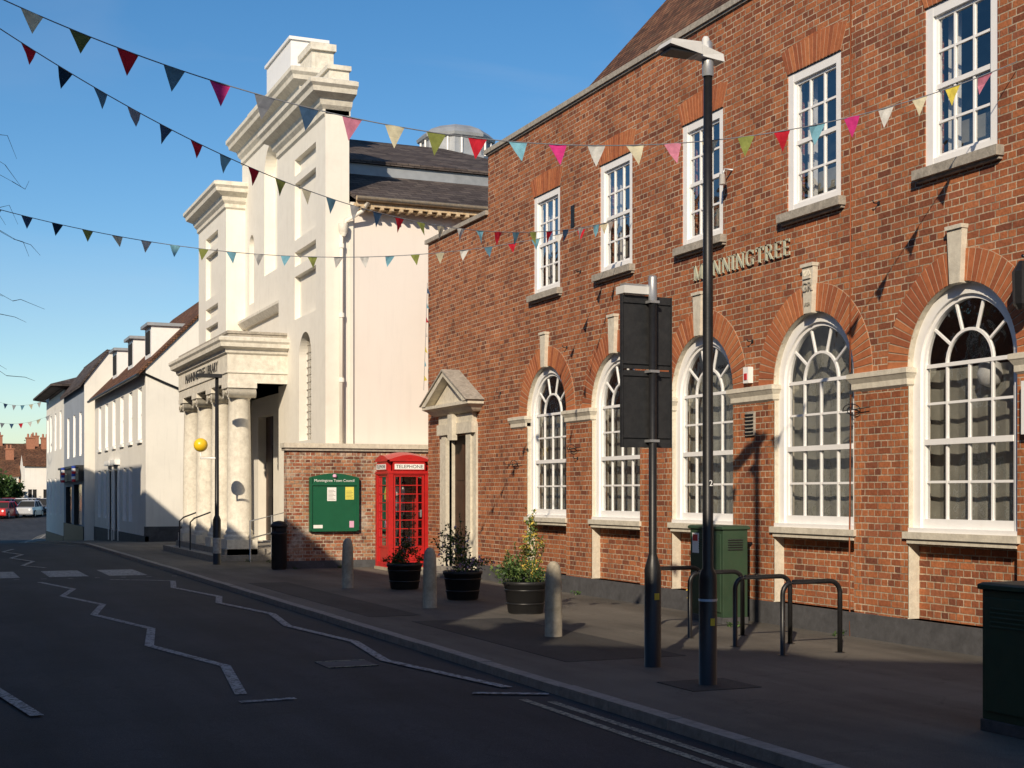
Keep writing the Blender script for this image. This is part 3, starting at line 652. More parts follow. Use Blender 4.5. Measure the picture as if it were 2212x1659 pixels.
sg=empty('traffic_sign'); q=MB(); sx_,sy=6.19,11.28
q.lathe(sx_,sy,[(.078,0),(.078,.9),(.05,1.0),(.038,1.04),(.038,3.36)],'iron',18); q.lathe(sx_,sy,[(.04,3.36),(.04,3.58),(.036,3.6)],'galv',14)
an=rad(4); ca,sa=math.cos(an),math.sin(an)
def P(u,z,d): 
    return (sx_+u*ca-(.06+d)*sa, sy+u*sa+(.06+d)*ca, z)
q.pbox(P,-.30,.235,2.02,2.73,.0,.02,'signback'); q.pbox(P,-.30,.235,2.745,3.42,.0,.02,'signback')
for z in (2.12,2.69,2.80,3.36): q.pbox(P,-.29,.225,z-.012,z+.012,-.015,.0,'signback')
for z in (2.72,2.08,3.36): q.pbox(P,-.05,.05,z-.012,z+.012,-.1,-.0,'galv')
for a,b_ in ((-.305,-.295),(.23,.24)): q.pbox(P,a,b_,2.02,3.42,-.02,.02,'signback')
q.pbox(P,-.30,-.02,3.43,3.5,-.05,.10,'lamphead'); q.pbox(P,-.28,-.0,3.5,3.52,-.04,.06,'galv')
q.box(sx_-.025,sx_+.025,sy-.081,sy-.077,.62,.68,'yellow')
q.build('post_and_panels',sg)
for yy in (11.55,12.42,13.35,14.25):
    q=MB(); r_=.12; pts=[(7.79,yy,0)]
    pts+=[(7.79+r_-r_*math.cos(a),yy,.6+r_*math.sin(a)) for a in [math.pi/2*k/6 for k in range(7)]]
    pts+=[(8.47-r_+r_*math.sin(a),yy,.6+r_*math.cos(a)) for a in [math.pi/2*k/6 for k in range(7)]]+[(8.47,yy,0)]
    q.tube(pts,.025,'iron',12); 
    for x_ in (7.79,8.47): q.lathe(x_,yy,[(.05,0),(.05,.006)],'iron',10)
    q.build('cycle_stand')
TH=rad(22.97)
def bollard(x_,y_):
    q=MB(); q.lathe(x_,y_,[(.098,-.02),(.098,.3),(.092,.6),(.085,.72),(.07,.79),(.04,.83),(.01,.84)],'concrete',20); q.build('concrete_bollard')
bollard(6.59,22.65); bollard(6.51,18.30); bollard(6.47,14.08)
def leaves(q,c_,rx,ry,rz2,n,size,mats,clump=14):
    cl=[]
    for _ in range(clump):
        v=Vector((random.gauss(0,.5),random.gauss(0,.5),random.gauss(0,.5)))
        if v.length>1: v.normalize()
        cl.append(v)
    for _ in range(n):
        v=random.choice(cl)+Vector((random.gauss(0,.22),random.gauss(0,.22),random.gauss(0,.22)))
        p=Vector((c_[0]+v.x*rx,c_[1]+v.y*ry,c_[2]+v.z*rz2))
        a=Vector((random.uniform(-1,1),random.uniform(-1,1),random.uniform(-.6,1))).normalized(); b_=a.cross(Vector((random.random(),random.random(),random.random()))).normalized()
        s_=size*random.uniform(.6,1.3); q.poly([p,p+a*s_*.5+b_*s_*.25,p+a*s_,p+a*s_*.5-b_*s_*.25],random.choice(mats))
def planter(x_,y_,kind):
    e=empty('planted_tub'); q=MB()
    q.lathe(x_,y_,[(.21,0),(.235,.02),(.285,.38),(.30,.385),(.30,.43),(.275,.43),(.265,.38),(.0,.38)],'black',28)
    for z in (.12,.3): q.lathe(x_,y_,[(.235+.14*z*.9,z),(.247+.14*z*.9,z+.005),(.247+.14*z*.9,z+.025),(.235+.14*z*.9,z+.03)],'iron',28)
    q.lathe(x_,y_,[(.266,.375),(.01,.40)],'soil',16); q.build('tub',e)
    q=MB(); random.seed(kind*11+5)
    if kind==0:
        leaves(q,(x_,y_,.52),.27,.27,.16,800,.05,['foliage1','foliage2']); leaves(q,(x_+.05,y_,.75),.14,.14,.25,260,.045,['foliage1','foliage2','flower'],9)
        hs=[(.1,1.05),(-.05,.95),(.0,.9)]
    elif kind==1:
        leaves(q,(x_+.05,y_,.5),.33,.28,.14,900,.045,['foliage2','foliage3','flower']); leaves(q,(x_-.12,y_,.85),.24,.2,.3,650,.055,['foliage1','foliage2','foliage2','foliage3','flower'],20)
        hs=[(-.2,1.15),(-.05,1.3),(.05,1.1),(-.3,1.0),(.12,1.0)]
    else:
        leaves(q,(x_-.08,y_,.55),.42,.3,.2,1300,.05,['foliage1','foliage2','foliage3'],26); leaves(q,(x_+.1,y_,.85),.15,.15,.35,700,.05,['foliage2','foliage3','flowery'],20)
        hs=[(.05,1.25),(.12,1.3),(.18,1.1),(-.15,.95),(-.3,.85),(.25,.9)]
    for dx,h in hs:
        pts=[(x_+dx*.3,y_,.4),(x_+dx*.7,y_+random.uniform(-.08,.08),.4+(h-.4)*.6),(x_+dx,y_+random.uniform(-.1,.1),h)]
        q.tube(pts,[.006,.005,.003],'foliage1',5)
        for k in range(28):
            f=random.uniform(.35,1); p=Vector(pts[1])*(1-f)+Vector(pts[2])*f if f>.4 else Vector(pts[1])
            a=Vector((random.uniform(-1,1),random.uniform(-1,1),random.uniform(-.2,.8))).normalized(); b_=a.cross(Vector((0,0,1))).normalized(); s_=random.uniform(.03,.06)
            q.poly([p,p+a*s_*.5+b_*s_*.25,p+a*s_,p+a*s_*.5-b_*s_*.25],random.choice(['foliage2','foliage3','foliage1'] if kind<2 else ['foliage3','foliage2','flowery']))
    q.build('plant',e)
planter(7.38,22.0,0); planter(7.46,19.5,1); planter(7.38,16.95,2)
e=empty('litter_bin'); q=MB(); x_,y_=6.84,28.6
q.lathe(x_,y_,[(.14,0),(.16,.03),(.16,.72),(.175,.74),(.175,.77),(.155,.78),(.155,.88),(.18,.89),(.18,.93),(.12,1.0),(.03,1.02)],'black',24); q.box(x_-.1,x_+.1,y_-.17,y_-.15,.79,.87,'dark'); q.build('bin_body',e)
def cabinet(x0,x1,y0,y1,h):
    e=empty('utility_cabinet'); q=MB()
    q.box(x0,x1,y0,y1,0,.08,'plinth'); q.box(x0+.01,x1-.01,y0+.01,y1-.01,.08,h-.05,'cabgreen'); q.molding(x0,x1,y0,y1,[(.0,h-.05),(.015,h-.045),(.015,h-.015),(-.01,h)],'cabgreen')
    ym=(y0+y1)/2; q.box(x0-.006,x0+.012,y0+.05,ym-.008,.14,h-.1,'cabgreen'); q.box(x0-.006,x0+.012,ym+.008,y1-.05,.14,h-.1,'cabgreen')
    for k in range(5): q.box(x0-.012,x0-.004,ym+.06,y1-.1,h-.3+k*.03,h-.285+k*.03,'cabgreen')
    for k in range(5): q.box(x0+.08,x1-.08,y0-.0,y0+.012,h-.3+k*.03,h-.285+k*.03,'black')
    q.tube([(x0-.03,ym+.04,h*.5),(x0-.0,ym+.04,h*.5)],.02,'galv',8)
    q.build('housing',e,.006); return e
c1=cabinet(8.95,9.32,14.55,15.35,1.2); q=MB(); q.box(8.935,8.943,15.1,15.25,.85,1.1,'paper'); q.box(8.93,8.936,15.12,15.23,1.0,1.08,'barber_red'); q.build('warning_label',c1)
c2=cabinet(6.57,7.05,6.35,7.40,1.0)
e=empty('belisha_beacon'); q=MB(); x_,y_=6.05,31.2
q.lathe(x_,y_,[(.09,0),(.09,1.0),(.06,1.08),(.05,1.1),(.04,4.2)],'iron',14)
q.lathe(x_,y_,[(.093,.25),(.093,.6)],'coping',14)
q.box(x_-.45,x_+.1,y_-.1,y_+.1,4.18,4.26,'signback')
q.tube([(x_,y_,2.38),(x_-.36,y_,2.38),(x_-.36,y_,2.5)],.025,'white',8)
q.lathe(x_-.36,y_,[(.155*math.sin(math.pi*k/14)+.001,2.67-.155*math.cos(math.pi*k/14)) for k in range(15)],'amber',22)
q.build('beacon',e)
e=empty('portico_handrails'); q=MB()
for y_ in (36.0,37.6):
    q.tube([(6.3,y_,0),(6.3,y_,.85),(6.4,y_,.95),(6.8,y_,1.1),(7.5,y_,1.25),(7.6,y_,1.1),(7.6,y_,.3)],.02,'iron',8)
q.tube([(6.95,31.9,.0),(6.95,31.9,.95),(8.1,32.3,1.2),(8.1,32.3,.2)],.02,'galv',8); q.tube([(6.95,31.9,.55),(8.1,32.3,.8)],.016,'galv',8)
q.tube([(7.5,32.1,.1),(7.5,32.1,1.08)],.018,'galv',8)
q.build('rails',e)

# ================================================================= terrace A
ta=empty('white_terraced_house'); q=MB(); PA=lambda u,z,d:(7.0+d,u,z)
ya,yb=48.6,63.9; ev=5.85
opsA=[rop(y_,.95,3.45,5.3) for y_ in (50.0,52.4,54.8,57.2,59.6,62.0)]
low=[rop(y_,1.0,.55,2.55) for y_ in (52.4,54.0,60.2,62.2)]+[rop(56.2,1.1,-.25,2.5),rop(58.0,1.0,-.3,2.5)]
sheet(q,PA,ya,yb,-1.2,ev,opsA+low,'whitewall')
rx=10.4; rzz=9.3
q.poly([(7,ya,-1.2),(7,ya,ev),(rx,ya,rzz+.0),(2*rx-7,ya,ev),(2*rx-7,ya,-1.2)],'whitewall'); q.poly([(7,yb,-1.2),(7,yb,ev),(rx,yb,rzz),(2*rx-7,yb,ev),(2*rx-7,yb,-1.2)],'whitewall')
q.box(6.97,13.8,ya-.03,ya+.2,-.3,.45,'plinth'); q.box(6.96,7.1,ya-.03,yb,-1.2,.12,'plinth')
for o in opsA+low: reveal(q,PA,o,.2,'white')
for o in opsA: q.pbox(PA,o['u0']-.08,o['u1']+.08,o['zb']-.1,o['zb'],-.08,.1,'white')
q.build('walls',ta)
q=MB()
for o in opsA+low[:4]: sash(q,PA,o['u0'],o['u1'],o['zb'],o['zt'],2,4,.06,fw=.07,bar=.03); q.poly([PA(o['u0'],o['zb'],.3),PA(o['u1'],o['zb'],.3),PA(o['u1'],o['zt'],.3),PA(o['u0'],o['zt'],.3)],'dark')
for o in low[4:]:
    q.pbox(PA,o['u0'],o['u1'],o['zb'],o['zt'],.12,.18,'signback'); q.pbox(PA,o['u0']-.15,o['u0'],o['zb'],o['zt']+.2,-.06,.05,'white'); q.pbox(PA,o['u1'],o['u1']+.15,o['zb'],o['zt']+.2,-.06,.05,'white'); q.pbox(PA,o['u0']-.25,o['u1']+.25,o['zt']+.2,o['zt']+.4,-.2,.05,'white')
q.build('windows_and_doors',ta)
q=MB(); k_=(rzz-ev)/(rx-7)
def slope(x): return ev+(x-7)*k_
q.hexa([(6.75,ya-.08,slope(6.75)+.02),(rx,ya-.08,rzz+.02),(rx,yb+.05,rzz+.02),(6.75,yb+.05,slope(6.75)+.02),(6.75,ya-.08,slope(6.75)+.14),(rx,ya-.08,rzz+.16),(rx,yb+.05,rzz+.16),(6.75,yb+.05,slope(6.75)+.14)],'tile')
q.hexa([(2*rx-6.75,ya-.08,slope(6.75)+.02),(rx,ya-.08,rzz+.02),(rx,yb+.05,rzz+.02),(2*rx-6.75,yb+.05,slope(6.75)+.02),(2*rx-6.75,ya-.08,slope(6.75)+.14),(rx,ya-.08,rzz+.16),(rx,yb+.05,rzz+.16),(2*rx-6.75,yb+.05,slope(6.75)+.14)],'tile')
q.tube([(6.72,ya-.1,slope(6.75)+.03),(6.72,yb,slope(6.75)+.03)],.06,'iron',8)
q.tube([(6.9,ya-.04,5.7),(7.6,ya-.06,5.4),(8.6,ya-.06,5.0)],.04,'iron',6)
for y_ in (50.4,55.0,59.8):
    q.box(7.45,9.6,y_,y_+1.5,6.1,7.55,'white'); q.box(7.3,9.7,y_-.1,y_+1.6,7.55,7.66,'lead'); q.box(7.42,7.45,y_+.25,y_+1.25,6.6,7.4,'dark')
q.build('roof_and_dormers',ta)
tb=empty('blue_grey_shop_building'); q=MB(); PB=lambda u,z,d:(6.6+d,u,z)
y0,y1=64.4,74.0
up=[rop(y_,1.0,3.3,5.3) for y_ in (66,68.8,71.8)]; shop=[rop(67.2,3.6,.1,2.0),rop(71.6,3.0,-.1,1.9)]
sheet(q,PB,y0,y1,-2,6.5,up+shop,'greywall')
q.poly([(6.6,y0,-2),(13,y0,-2),(13,y0,7.9),(7.6,y0,7.9),(6.6,y0,6.5)],'whitewall'); q.poly([(6.6,y1,-2),(13,y1,-2),(13,y1,7.9),(7.6,y1,7.9),(6.6,y1,6.5)],'whitewall')
q.hexa([(6.4,y0-.1,6.3),(7.6,y0-.1,7.9),(7.6,y1,7.9),(6.4,y1,6.3),(6.4,y0-.1,6.45),(7.6,y0-.1,8.05),(7.6,y1,8.05),(6.4,y1,6.45)],'slate'); q.box(7.55,13.1,y0-.12,y1,7.9,8.02,'slate')
for o in up: reveal(q,PB,o,.2,'white'); sash(q,PB,o['u0'],o['u1'],o['zb'],o['zt'],2,4,.05,fw=.1,bar=.03)
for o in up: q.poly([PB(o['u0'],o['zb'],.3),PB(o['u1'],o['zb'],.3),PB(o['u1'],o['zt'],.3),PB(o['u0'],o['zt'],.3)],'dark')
q.pbox(PB,y0+.2,y1-.2,2.15,2.75,-.22,0,'signback'); q.pbox(PB,y0+.2,y1-.2,2.75,2.85,-.32,0,'signback')
for o in shop: reveal(q,PB,o,.3,'signback'); q.poly([PB(o['u0'],o['zb'],.12),PB(o['u1'],o['zb'],.12),PB(o['u1'],o['zt'],.12),PB(o['u0'],o['zt'],.12)],'glass'); q.poly([PB(o['u0'],o['zb'],.6),PB(o['u1'],o['zb'],.6),PB(o['u1'],o['zt'],.6),PB(o['u0'],o['zt'],.6)],'dark')
q.pbox(PB,y0+.1,y1-.1,-2,.1,-.04,0,'signback')
q.build('walls_and_shopfront',tb)
q=MB()
for y_ in (65.0,70.2):
    q.tube([(6.55,y_,2.5),(6.2,y_,2.5)],.03,'galv',6)
    for k in range(6): q.lathe(6.2,y_,[(.09,2.1+k*.12),(.09,2.22+k*.12)],['barber_red','letterwhite','barber_blue'][k%3],12)
q.build('barber_poles',tb)
tc=empty('corner_house'); q=MB(); y0,y1=74.0,85.0
up=[rop(y_,1.0,3.9,5.9) for y_ in (76,79,82,84.0)]+[rop(y_,1.0,.4,2.4) for y_ in (76,79,82,84.0)]
PD=lambda u,z,d:(6.6+d,u,z)
sheet(q,PD,y0,y1,-2,7.0,up,'whitewall'); q.poly([(6.6,y0,-2),(14,y0,-2),(14,y0,7.0),(6.6,y0,7.0)],'whitewall'); q.poly([(6.6,y1,-2),(14,y1,-2),(14,y1,7.0),(6.6,y1,7.0)],'whitewall')
for o in up: reveal(q,PD,o,.2,'white','dark'); sash(q,PD,o['u0'],o['u1'],o['zb'],o['zt'],2,4,.04,fw=.1,bar=.03)
q.pbox(PD,y0,y1,-2,-.6,-.05,0,'signback')
q.molding(6.6,14,y0,y1,[(0,6.85),(.7,7.0),(.7,7.1),(-2.5,8.2)],'slate')
q.build('walls_and_roof',tc)
# ================================================================= opposite side (behind / left of the viewpoint)
def opp(y0,y1,h,mat,name,dep=3.4,rise=1.0,ch=()):
    e=empty(name); q=MB(); PO=lambda u,z,d:(-2.6-d,u,z); xb=-2.6-dep*2
    n=max(1,int((y1-y0)/2.6)); st=(y1-y0)/n
    os=[rop(y0+st*(k+.5),1.0,z,z+1.6) for k in range(n) for z in ([.9,3.9] if h<8.2 else [.9,3.7,6.3])]
    sheet(q,PO,y0,y1,-1,h,os,mat)
    for o in os: reveal(q,PO,o,.15,'white','dark'); sash(q,PO,o['u0'],o['u1'],o['zb'],o['zt'],2,4,.03,fw=.08,bar=.03)
    for y_ in (y0,y1): q.poly([(-2.6,y_,-1),(xb,y_,-1),(xb,y_,h),(-2.6,y_,h)],mat)
    q.poly([(xb,y0,-1),(xb,y1,-1),(xb,y1,h),(xb,y0,h)],mat)
    q.build('walls',e); q=MB()
    q.prism(lambda u,z,d:(u,d,z),[(-2.35,h-.1),((-2.6+xb)/2,h+rise),(xb-.25,h-.1)],y0,y1-.01,'slate')
    for yc,x_,ht in ch:
        q.molding(x_-.35,x_+.35,yc-.35,yc+.35,[(0,h),(0,h+ht),(.06,h+ht+.05),(.06,h+ht+.15)],'pot')
        for k in (-.17,.17): q.lathe(x_,yc+k,[(.12,h+ht+.15),(.09,h+ht+.5)],'pot',10)
    q.build('roof',e)
N_='terraced_house_opposite'
opp(-30,-6.0,10.3,'whitewall',N_); opp(-6.0,-1.9,8.9,'brick',N_); opp(-1.9,4.6,7.2,'whitewall',N_,3.4,1.0,[(1.6,-3.4,1.4)])  # unseen roof heights shape the cast shadow; chimney added to break up sunlit pavement
opp(4.6,9.5,9.9,'brick',N_,2.4,.8); opp(9.5,17.5,9.2,'whitewall',N_,2.8,.8); opp(17.5,29,8.6,'brick',N_,2.8,.8)
opp(29,37,9.7,'whitewall',N_); opp(37,52,10.6,'brick',N_); opp(52,80,10.0,'whitewall',N_)

# ================================================================= GROUND
KR=[(-40,4.82),(28,4.82),(45,4.75),(66,4.75),(80,5.0),(90,5.7),(105,8),(125,13),(160,22)]
KL=[(-40,-.15),(80,-.15),(95,1.0),(110,3.0),(130,6.0),(160,12)]
ys=[-40+2*k for k in range(101)]
def strip(mb,fa,fb,dz_,mat,y0=-40,y1=160):
    Y=[y0]+[y for y in ys if y0<y<y1]+[y1]
    for a,b_ in zip(Y,Y[1:]):
        mb.poly([(fa(a),a,gz(a)+dz_),(fb(a),a,gz(a)+dz_),(fb(b_),b_,gz(b_)+dz_),(fa(b_),b_,gz(b_)+dz_)],mat)
kr=lambda y:lin(KR,y); kl=lambda y:lin(KL,y)
q=MB(); strip(q,kl,kr,-.07,'asphalt'); 
q.build('road')
q=MB(); strip(q,lambda y:kr(y)+.14,lambda y:max(20,kr(y)+8),0,'pave'); strip(q,lambda y:-10,lambda y:kl(y)-.14,0,'pave')
q.box(5.6,6.9,11.9,16.4,-.02,.0035,'patch'); q.box(5.3,6.0,17.2,24.5,-.02,.0035,'patch')
q.build('pavement')
q=MB()
for f,sg_ in ((kr,1),(kl,-1)):
    y=-40
    while y<150:
        L=.9
        a,b_=y+.004,y+L-.004; xa_,xb2=f(a),f(b_)
        g0,g1=gz(a),gz(b_); j=random.uniform(-.004,.004)
        q.hexa([(xa_,a,g0-.14),(xa_+sg_*.145,a,g0-.14),(xb2+sg_*.145,b_,g1-.14),(xb2,b_,g1-.14),(xa_+sg_*.012,a,g0+.004+j),(xa_+sg_*.145,a,g0+.004+j),(xb2+sg_*.145,b_,g1+.004+j),(xb2+sg_*.012,b_,g1+.004+j)],'granite')
        y+=L
q.build('kerb')
q=MB()
Y=[-600,-40]+[46+3*k for k in range(39)]+[400,1500]
for a,b_ in zip(Y,Y[1:]):
    for x0,x1 in ((-1500,-40),(-40,60),(60,1500)): q.poly([(x0,a,gz(a)-.16),(x1,a,gz(a)-.16),(x1,b_,gz(b_)-.16),(x0,b_,gz(b_)-.16)],'pave')
q.build('ground')
q=MB(); zr=-.066
def seg(p0,p1,w_,mat='paint'):
    p0=Vector(p0);p1=Vector(p1);d=(p1-p0).normalized();n_=Vector((-d.y,d.x))*w_/2
    k=max(1,int((p1-p0).length/2))
    for i in range(k):
        a=p0+(p1-p0)*i/k;b_=p0+(p1-p0)*(i+1)/k
        q.poly([(a.x-n_.x,a.y-n_.y,gz(a.y)+zr),(b_.x-n_.x,b_.y-n_.y,gz(b_.y)+zr),(b_.x+n_.x,b_.y+n_.y,gz(b_.y)+zr),(a.x+n_.x,a.y+n_.y,gz(a.y)+zr)],mat)
def zig(pts):
    global zr
    for a,b_ in zip(pts,pts[1:]):
        seg(a,b_,.10); zr+=.0004
zig([(2.0,27.35),(2.40,25.2),(2.07,23.5),(2.47,21.5),(2.15,19.75),(2.58,17.45),(2.27,15.5),(2.68,13.4),(2.42,11.45)])
seg((2.32,11.03),(2.78,11.06),.1)
zig([(3.3,27.6),(4.0,27.1),(4.35,26.7),(4.05,24.8),(4.38,22.4),(4.12,21.1),(4.42,18.9),(4.2,17.1),(4.44,15.0),(4.22,13.2),(4.6,10.95)])
seg((4.2,10.75),(4.76,10.45),.1)
zig([(.55,27),(.2,25),(.55,23),(.2,21),(.55,19),(.2,17),(.6,15),(.45,13.3),(.78,10.9)])
zig([(2.5,32.4),(2.08,33.5),(2.45,35.5),(2.05,37.5),(2.45,39.5),(2.05,41.5),(2.45,43.5)])
zr=-.066
for x0,x1 in ((-.1,.55),(1.05,1.75),(2.3,3.05),(3.45,4.2)):
    q.poly([(x0,28.9,zr),(x1,28.9,zr),(x1,31.2,zr),(x0,31.2,zr)],'paint')
for k in range(10): q.poly([(.1+k*.5,28.3,zr),(.2+k*.5,28.3,zr),(.2+k*.5,28.4,zr),(.1+k*.5,28.4,zr)],'paint')
seg((4.62,10.1),(4.62,-30),.07,'ypaint'); seg((4.46,10.3),(4.46,-30),.07,'ypaint')
Yk=[46+2*k for k in range(38)]
for off in (.2,.36):
    for a,b_ in zip(Yk,Yk[1:]): seg((kr(a)-off,a),(kr(b_)-off,b_),.07,'ypaint')
q.build('road_markings')
q=MB(); 
x0,x1,y0,y1=3.55,4.05,12.85,13.35
q.box(x0,x1,y0,y1,-.09,-.064,'plinth')
for a,b_,c_,d in ((x0,x1,y0,y0+.03),(x0,x1,y1-.03,y1)): q.box(a,b_,c_,d,-.09,-.060,'ypaint')
q.build('manhole_cover')
q=MB(); random.seed(5)
for x_,y_ in ((9.45,12.9),(9.44,19.8),(8.9,14.2),(9.4,22.6),(6.9,31.9),(7.3,31.5),(9.0,28.6),(8.2,28.7),(7.2,28.7),(7.6,31.2)):
    leaves(q,(x_,y_,.03),.08,.13,.04,45,.035,['foliage2','foliage1'],5)
leaves(q,(9.35,15.9,.6),.07,.1,.45,180,.05,['foliage2','flowery','flowery'],9)
q.build('weeds')

# ================================================================= far end of street
def farhouse(name,x0,x1,y,h,rh,wm,rm,win=3):
    e=empty(name); q=MB(); g0=-.3
    P=lambda u,z,d:(u,y+d,z)
    n=win; st=(x1-x0)/n; os=[rop(x0+st*(k+.5),.9,z,z+1.3) for k in range(n) for z in (g0+1,g0+3.6)]
    os=[o for o in os if o['zt']<h-.2]
    sheet(q,P,x0,x1,-2,h,os,wm)
    for o in os: reveal(q,P,o,.15,'white','dark'); q.pbox(P,(o['u0']+o['u1'])/2-.04,(o['u0']+o['u1'])/2+.04,o['zb'],o['zt'],.05,.1,'white')
    q.poly([(x0,y,-2),(x0,y+8,-2),(x0,y+8,h),(x0,y+4,h+rh),(x0,y,h)],wm); q.poly([(x1,y,-2),(x1,y+8,-2),(x1,y+8,h),(x1,y+4,h+rh),(x1,y,h)],wm)
    q.hexa([(x0-.2,y-.3,h-.15),(x1+.2,y-.3,h-.15),(x1+.2,y+4,h+rh),(x0-.2,y+4,h+rh),(x0-.2,y-.3,h),(x1+.2,y-.3,h),(x1+.2,y+4,h+rh+.15),(x0-.2,y+4,h+rh+.15)],rm)
    q.poly([(x0,y+8,h),(x1,y+8,h),(x1,y+4,h+rh),(x0,y+4,h+rh)],rm)
    for cx_ in (x0+.4,x1-1.2):
        q.molding(cx_,cx_+.9,y+3.4,y+4.4,[(0,h),(0,h+rh+1.0),(.08,h+rh+1.05),(.08,h+rh+1.2)],'pot')
        for k in (0.2,.6): q.lathe(cx_+k,y+3.9,[(.13,h+rh+1.2),(.1,h+rh+1.6)],'pot',8)
    q.build('house',e)
farhouse('distant_house',5,10.0,168,3.6,2.0,'whitewall','tile'); farhouse('distant_house',10.3,13.5,162,4.7,2.0,'whitewall','tile',2); farhouse('distant_house',13.7,22,160,4.6,2.3,'brick','tile'); farhouse('distant_house',-4,4.8,172,4.4,2.4,'brick','tile')
farhouse('distant_house',8,14,185,5.4,2.4,'brick','tile')
def tree(x_,y_,h,r0):
    e=empty('tree'); q=MB(); g0=gz(y_)
    q.tube([(x_,y_,g0),(x_+.1,y_,g0+h*.3),(x_,y_+.1,g0+h*.6)],[.22,.16,.08],'bark',8)
    for k in range(9):
        a=random.uniform(0,6.28); z=h*random.uniform(.3,.6); q.tube([(x_,y_,g0+z),(x_+math.cos(a)*r0*.4,y_+math.sin(a)*r0*.4,g0+z+h*.15),(x_+math.cos(a)*r0*.8,y_+math.sin(a)*r0*.8,g0+z+h*.25)],[.07,.05,.02],'bark',5)
    q.build('trunk_and_limbs',e); q=MB(); leaves(q,(x_,y_,g0+h*.62),r0,r0,h*.4,2600,.42,['foliage1','foliage2','foliage1'],34); q.build('crown',e)
random.seed(21)
tree(7.0,157,3.6,1.6); tree(8.6,160,3.0,1.2); tree(14,205,8,3.5); tree(3.0,150,6,2.4)
e=empty('bare_street_tree'); q=MB(); random.seed(31)
q.tube([(-1.2,16.5,0),(-1.18,16.5,2),(-1.1,16.55,4),(-1.15,16.6,6)],[.12,.1,.07,.03],'bark',10)
for z in (3.2,3.9,4.6,5.2,5.6):
    for k in range(3):
        a=random.uniform(-.5,.5) if k<2 else random.uniform(2,4); L=1.75 if k<2 else 1.1
        p=[Vector((-1.13,16.5,z))]; dz_=.35
        for j in range(6):
            p.append(p[-1]+Vector((math.cos(a)*L/5,math.sin(a)*L/5,dz_/3))); a+=random.uniform(-.25,.25); dz_-=.16+random.uniform(0,.06)
            if j>1:
                s2=p[-1]; q.tube([s2,s2+Vector((random.uniform(.05,.2),random.uniform(-.15,.15),random.uniform(-.1,.08))),s2+Vector((random.uniform(.15,.35),random.uniform(-.2,.2),random.uniform(-.25,.0)))],[.004,.003,.0015],'bark',5)
        q.tube(p,[.022,.016,.012,.009,.006,.004,.002],'bark',6)
q.build('trunk_and_branches',e)
def carmat(n,c): M[n]=mk(n,c,.3,.08,2,0,spec=.6)
carmat('car_red',(.5,.02,.02)); carmat('car_silver',(.42,.43,.45)); carmat('car_white',(.7,.7,.7)); carmat('car_blue',(.04,.07,.15)); carmat('car_dark',(.04,.04,.045))
def car(x_,y_,rot,col):
    e=empty('parked_car'); q=MB(); ca,sa=math.cos(rad(rot)),math.sin(rad(rot)); g0=gz(y_)-.07
    def W(l,w_,z): return (x_+l*ca-w_*sa,y_+l*sa+w_*ca,g0+z)
    prof=[(-2.05,.35,.75,.62),(-2.0,.25,.85,.80),(-1.2,.2,.92,.86),(-.2,.2,.92,.87),(1.0,.2,.95,.87),(1.8,.25,.95,.82),(2.05,.35,.8,.66)]
    rings=[[W(l,-w_,a),W(l,-w_,(a+b_)*.55),W(l,-w_*.93,b_),W(l,w_*.93,b_),W(l,w_,(a+b_)*.55),W(l,w_,a)] for l,a,b_,w_ in prof]
    for r0,r1 in zip(rings,rings[1:]):
        for k in range(6): q.poly([r0[k],r0[(k+1)%6],r1[(k+1)%6],r1[k]],col,True)
    q.poly(rings[0],col); q.poly(rings[-1],col)
    q.hexa([W(-1.15,-.78,.9),W(1.8,-.78,.93),W(1.8,.78,.93),W(-1.15,.78,.9),W(-.4,-.6,1.42),W(1.3,-.6,1.44),W(1.3,.6,1.44),W(-.4,.6,1.42)],'dark')
    q.hexa([W(-.45,-.62,1.42),W(1.35,-.62,1.44),W(1.35,.62,1.44),W(-.45,.62,1.42),W(-.3,-.52,1.49),W(1.2,-.52,1.5),W(1.2,.52,1.5),W(-.3,.52,1.49)],col)
    for l,tl in ((-1.2,-.42),(-.42,-.3),(.5,.45),(1.33,1.2),(1.8,1.3)):
        for s_ in (-1,1): q.tube([W(l,s_*.79,.92),W(tl,s_*.61,1.43)],.03,col,5)
    for l in (-1.3,1.3):
        for s_ in (-1,1): q.tube([W(l,s_*.70,.32),W(l,s_*.88,.32)],.32,'tyre',16); q.tube([W(l,s_*.88,.32),W(l,s_*.89,.32)],.2,'galv',12)
    for s_ in (-1,1): q.tube([W(-2.03,s_*.55,.66),W(-2.07,s_*.55,.66)],.1,'letterwhite',8); q.tube([W(2.03,s_*.6,.7),W(2.07,s_*.6,.7)],.08,'barber_red',8)
    q.build('car_body',e)
car(6.6,132,70,'car_red'); car(8.9,134,72,'car_silver'); car(10.6,138,72,'car_dark'); car(9.0,145,75,'car_white'); car(7.3,143,80,'car_blue'); car(7.9,149,75,'car_red'); car(10.0,148,70,'car_silver'); car(6.6,140,75,'car_dark'); car(11.4,144,70,'car_white')

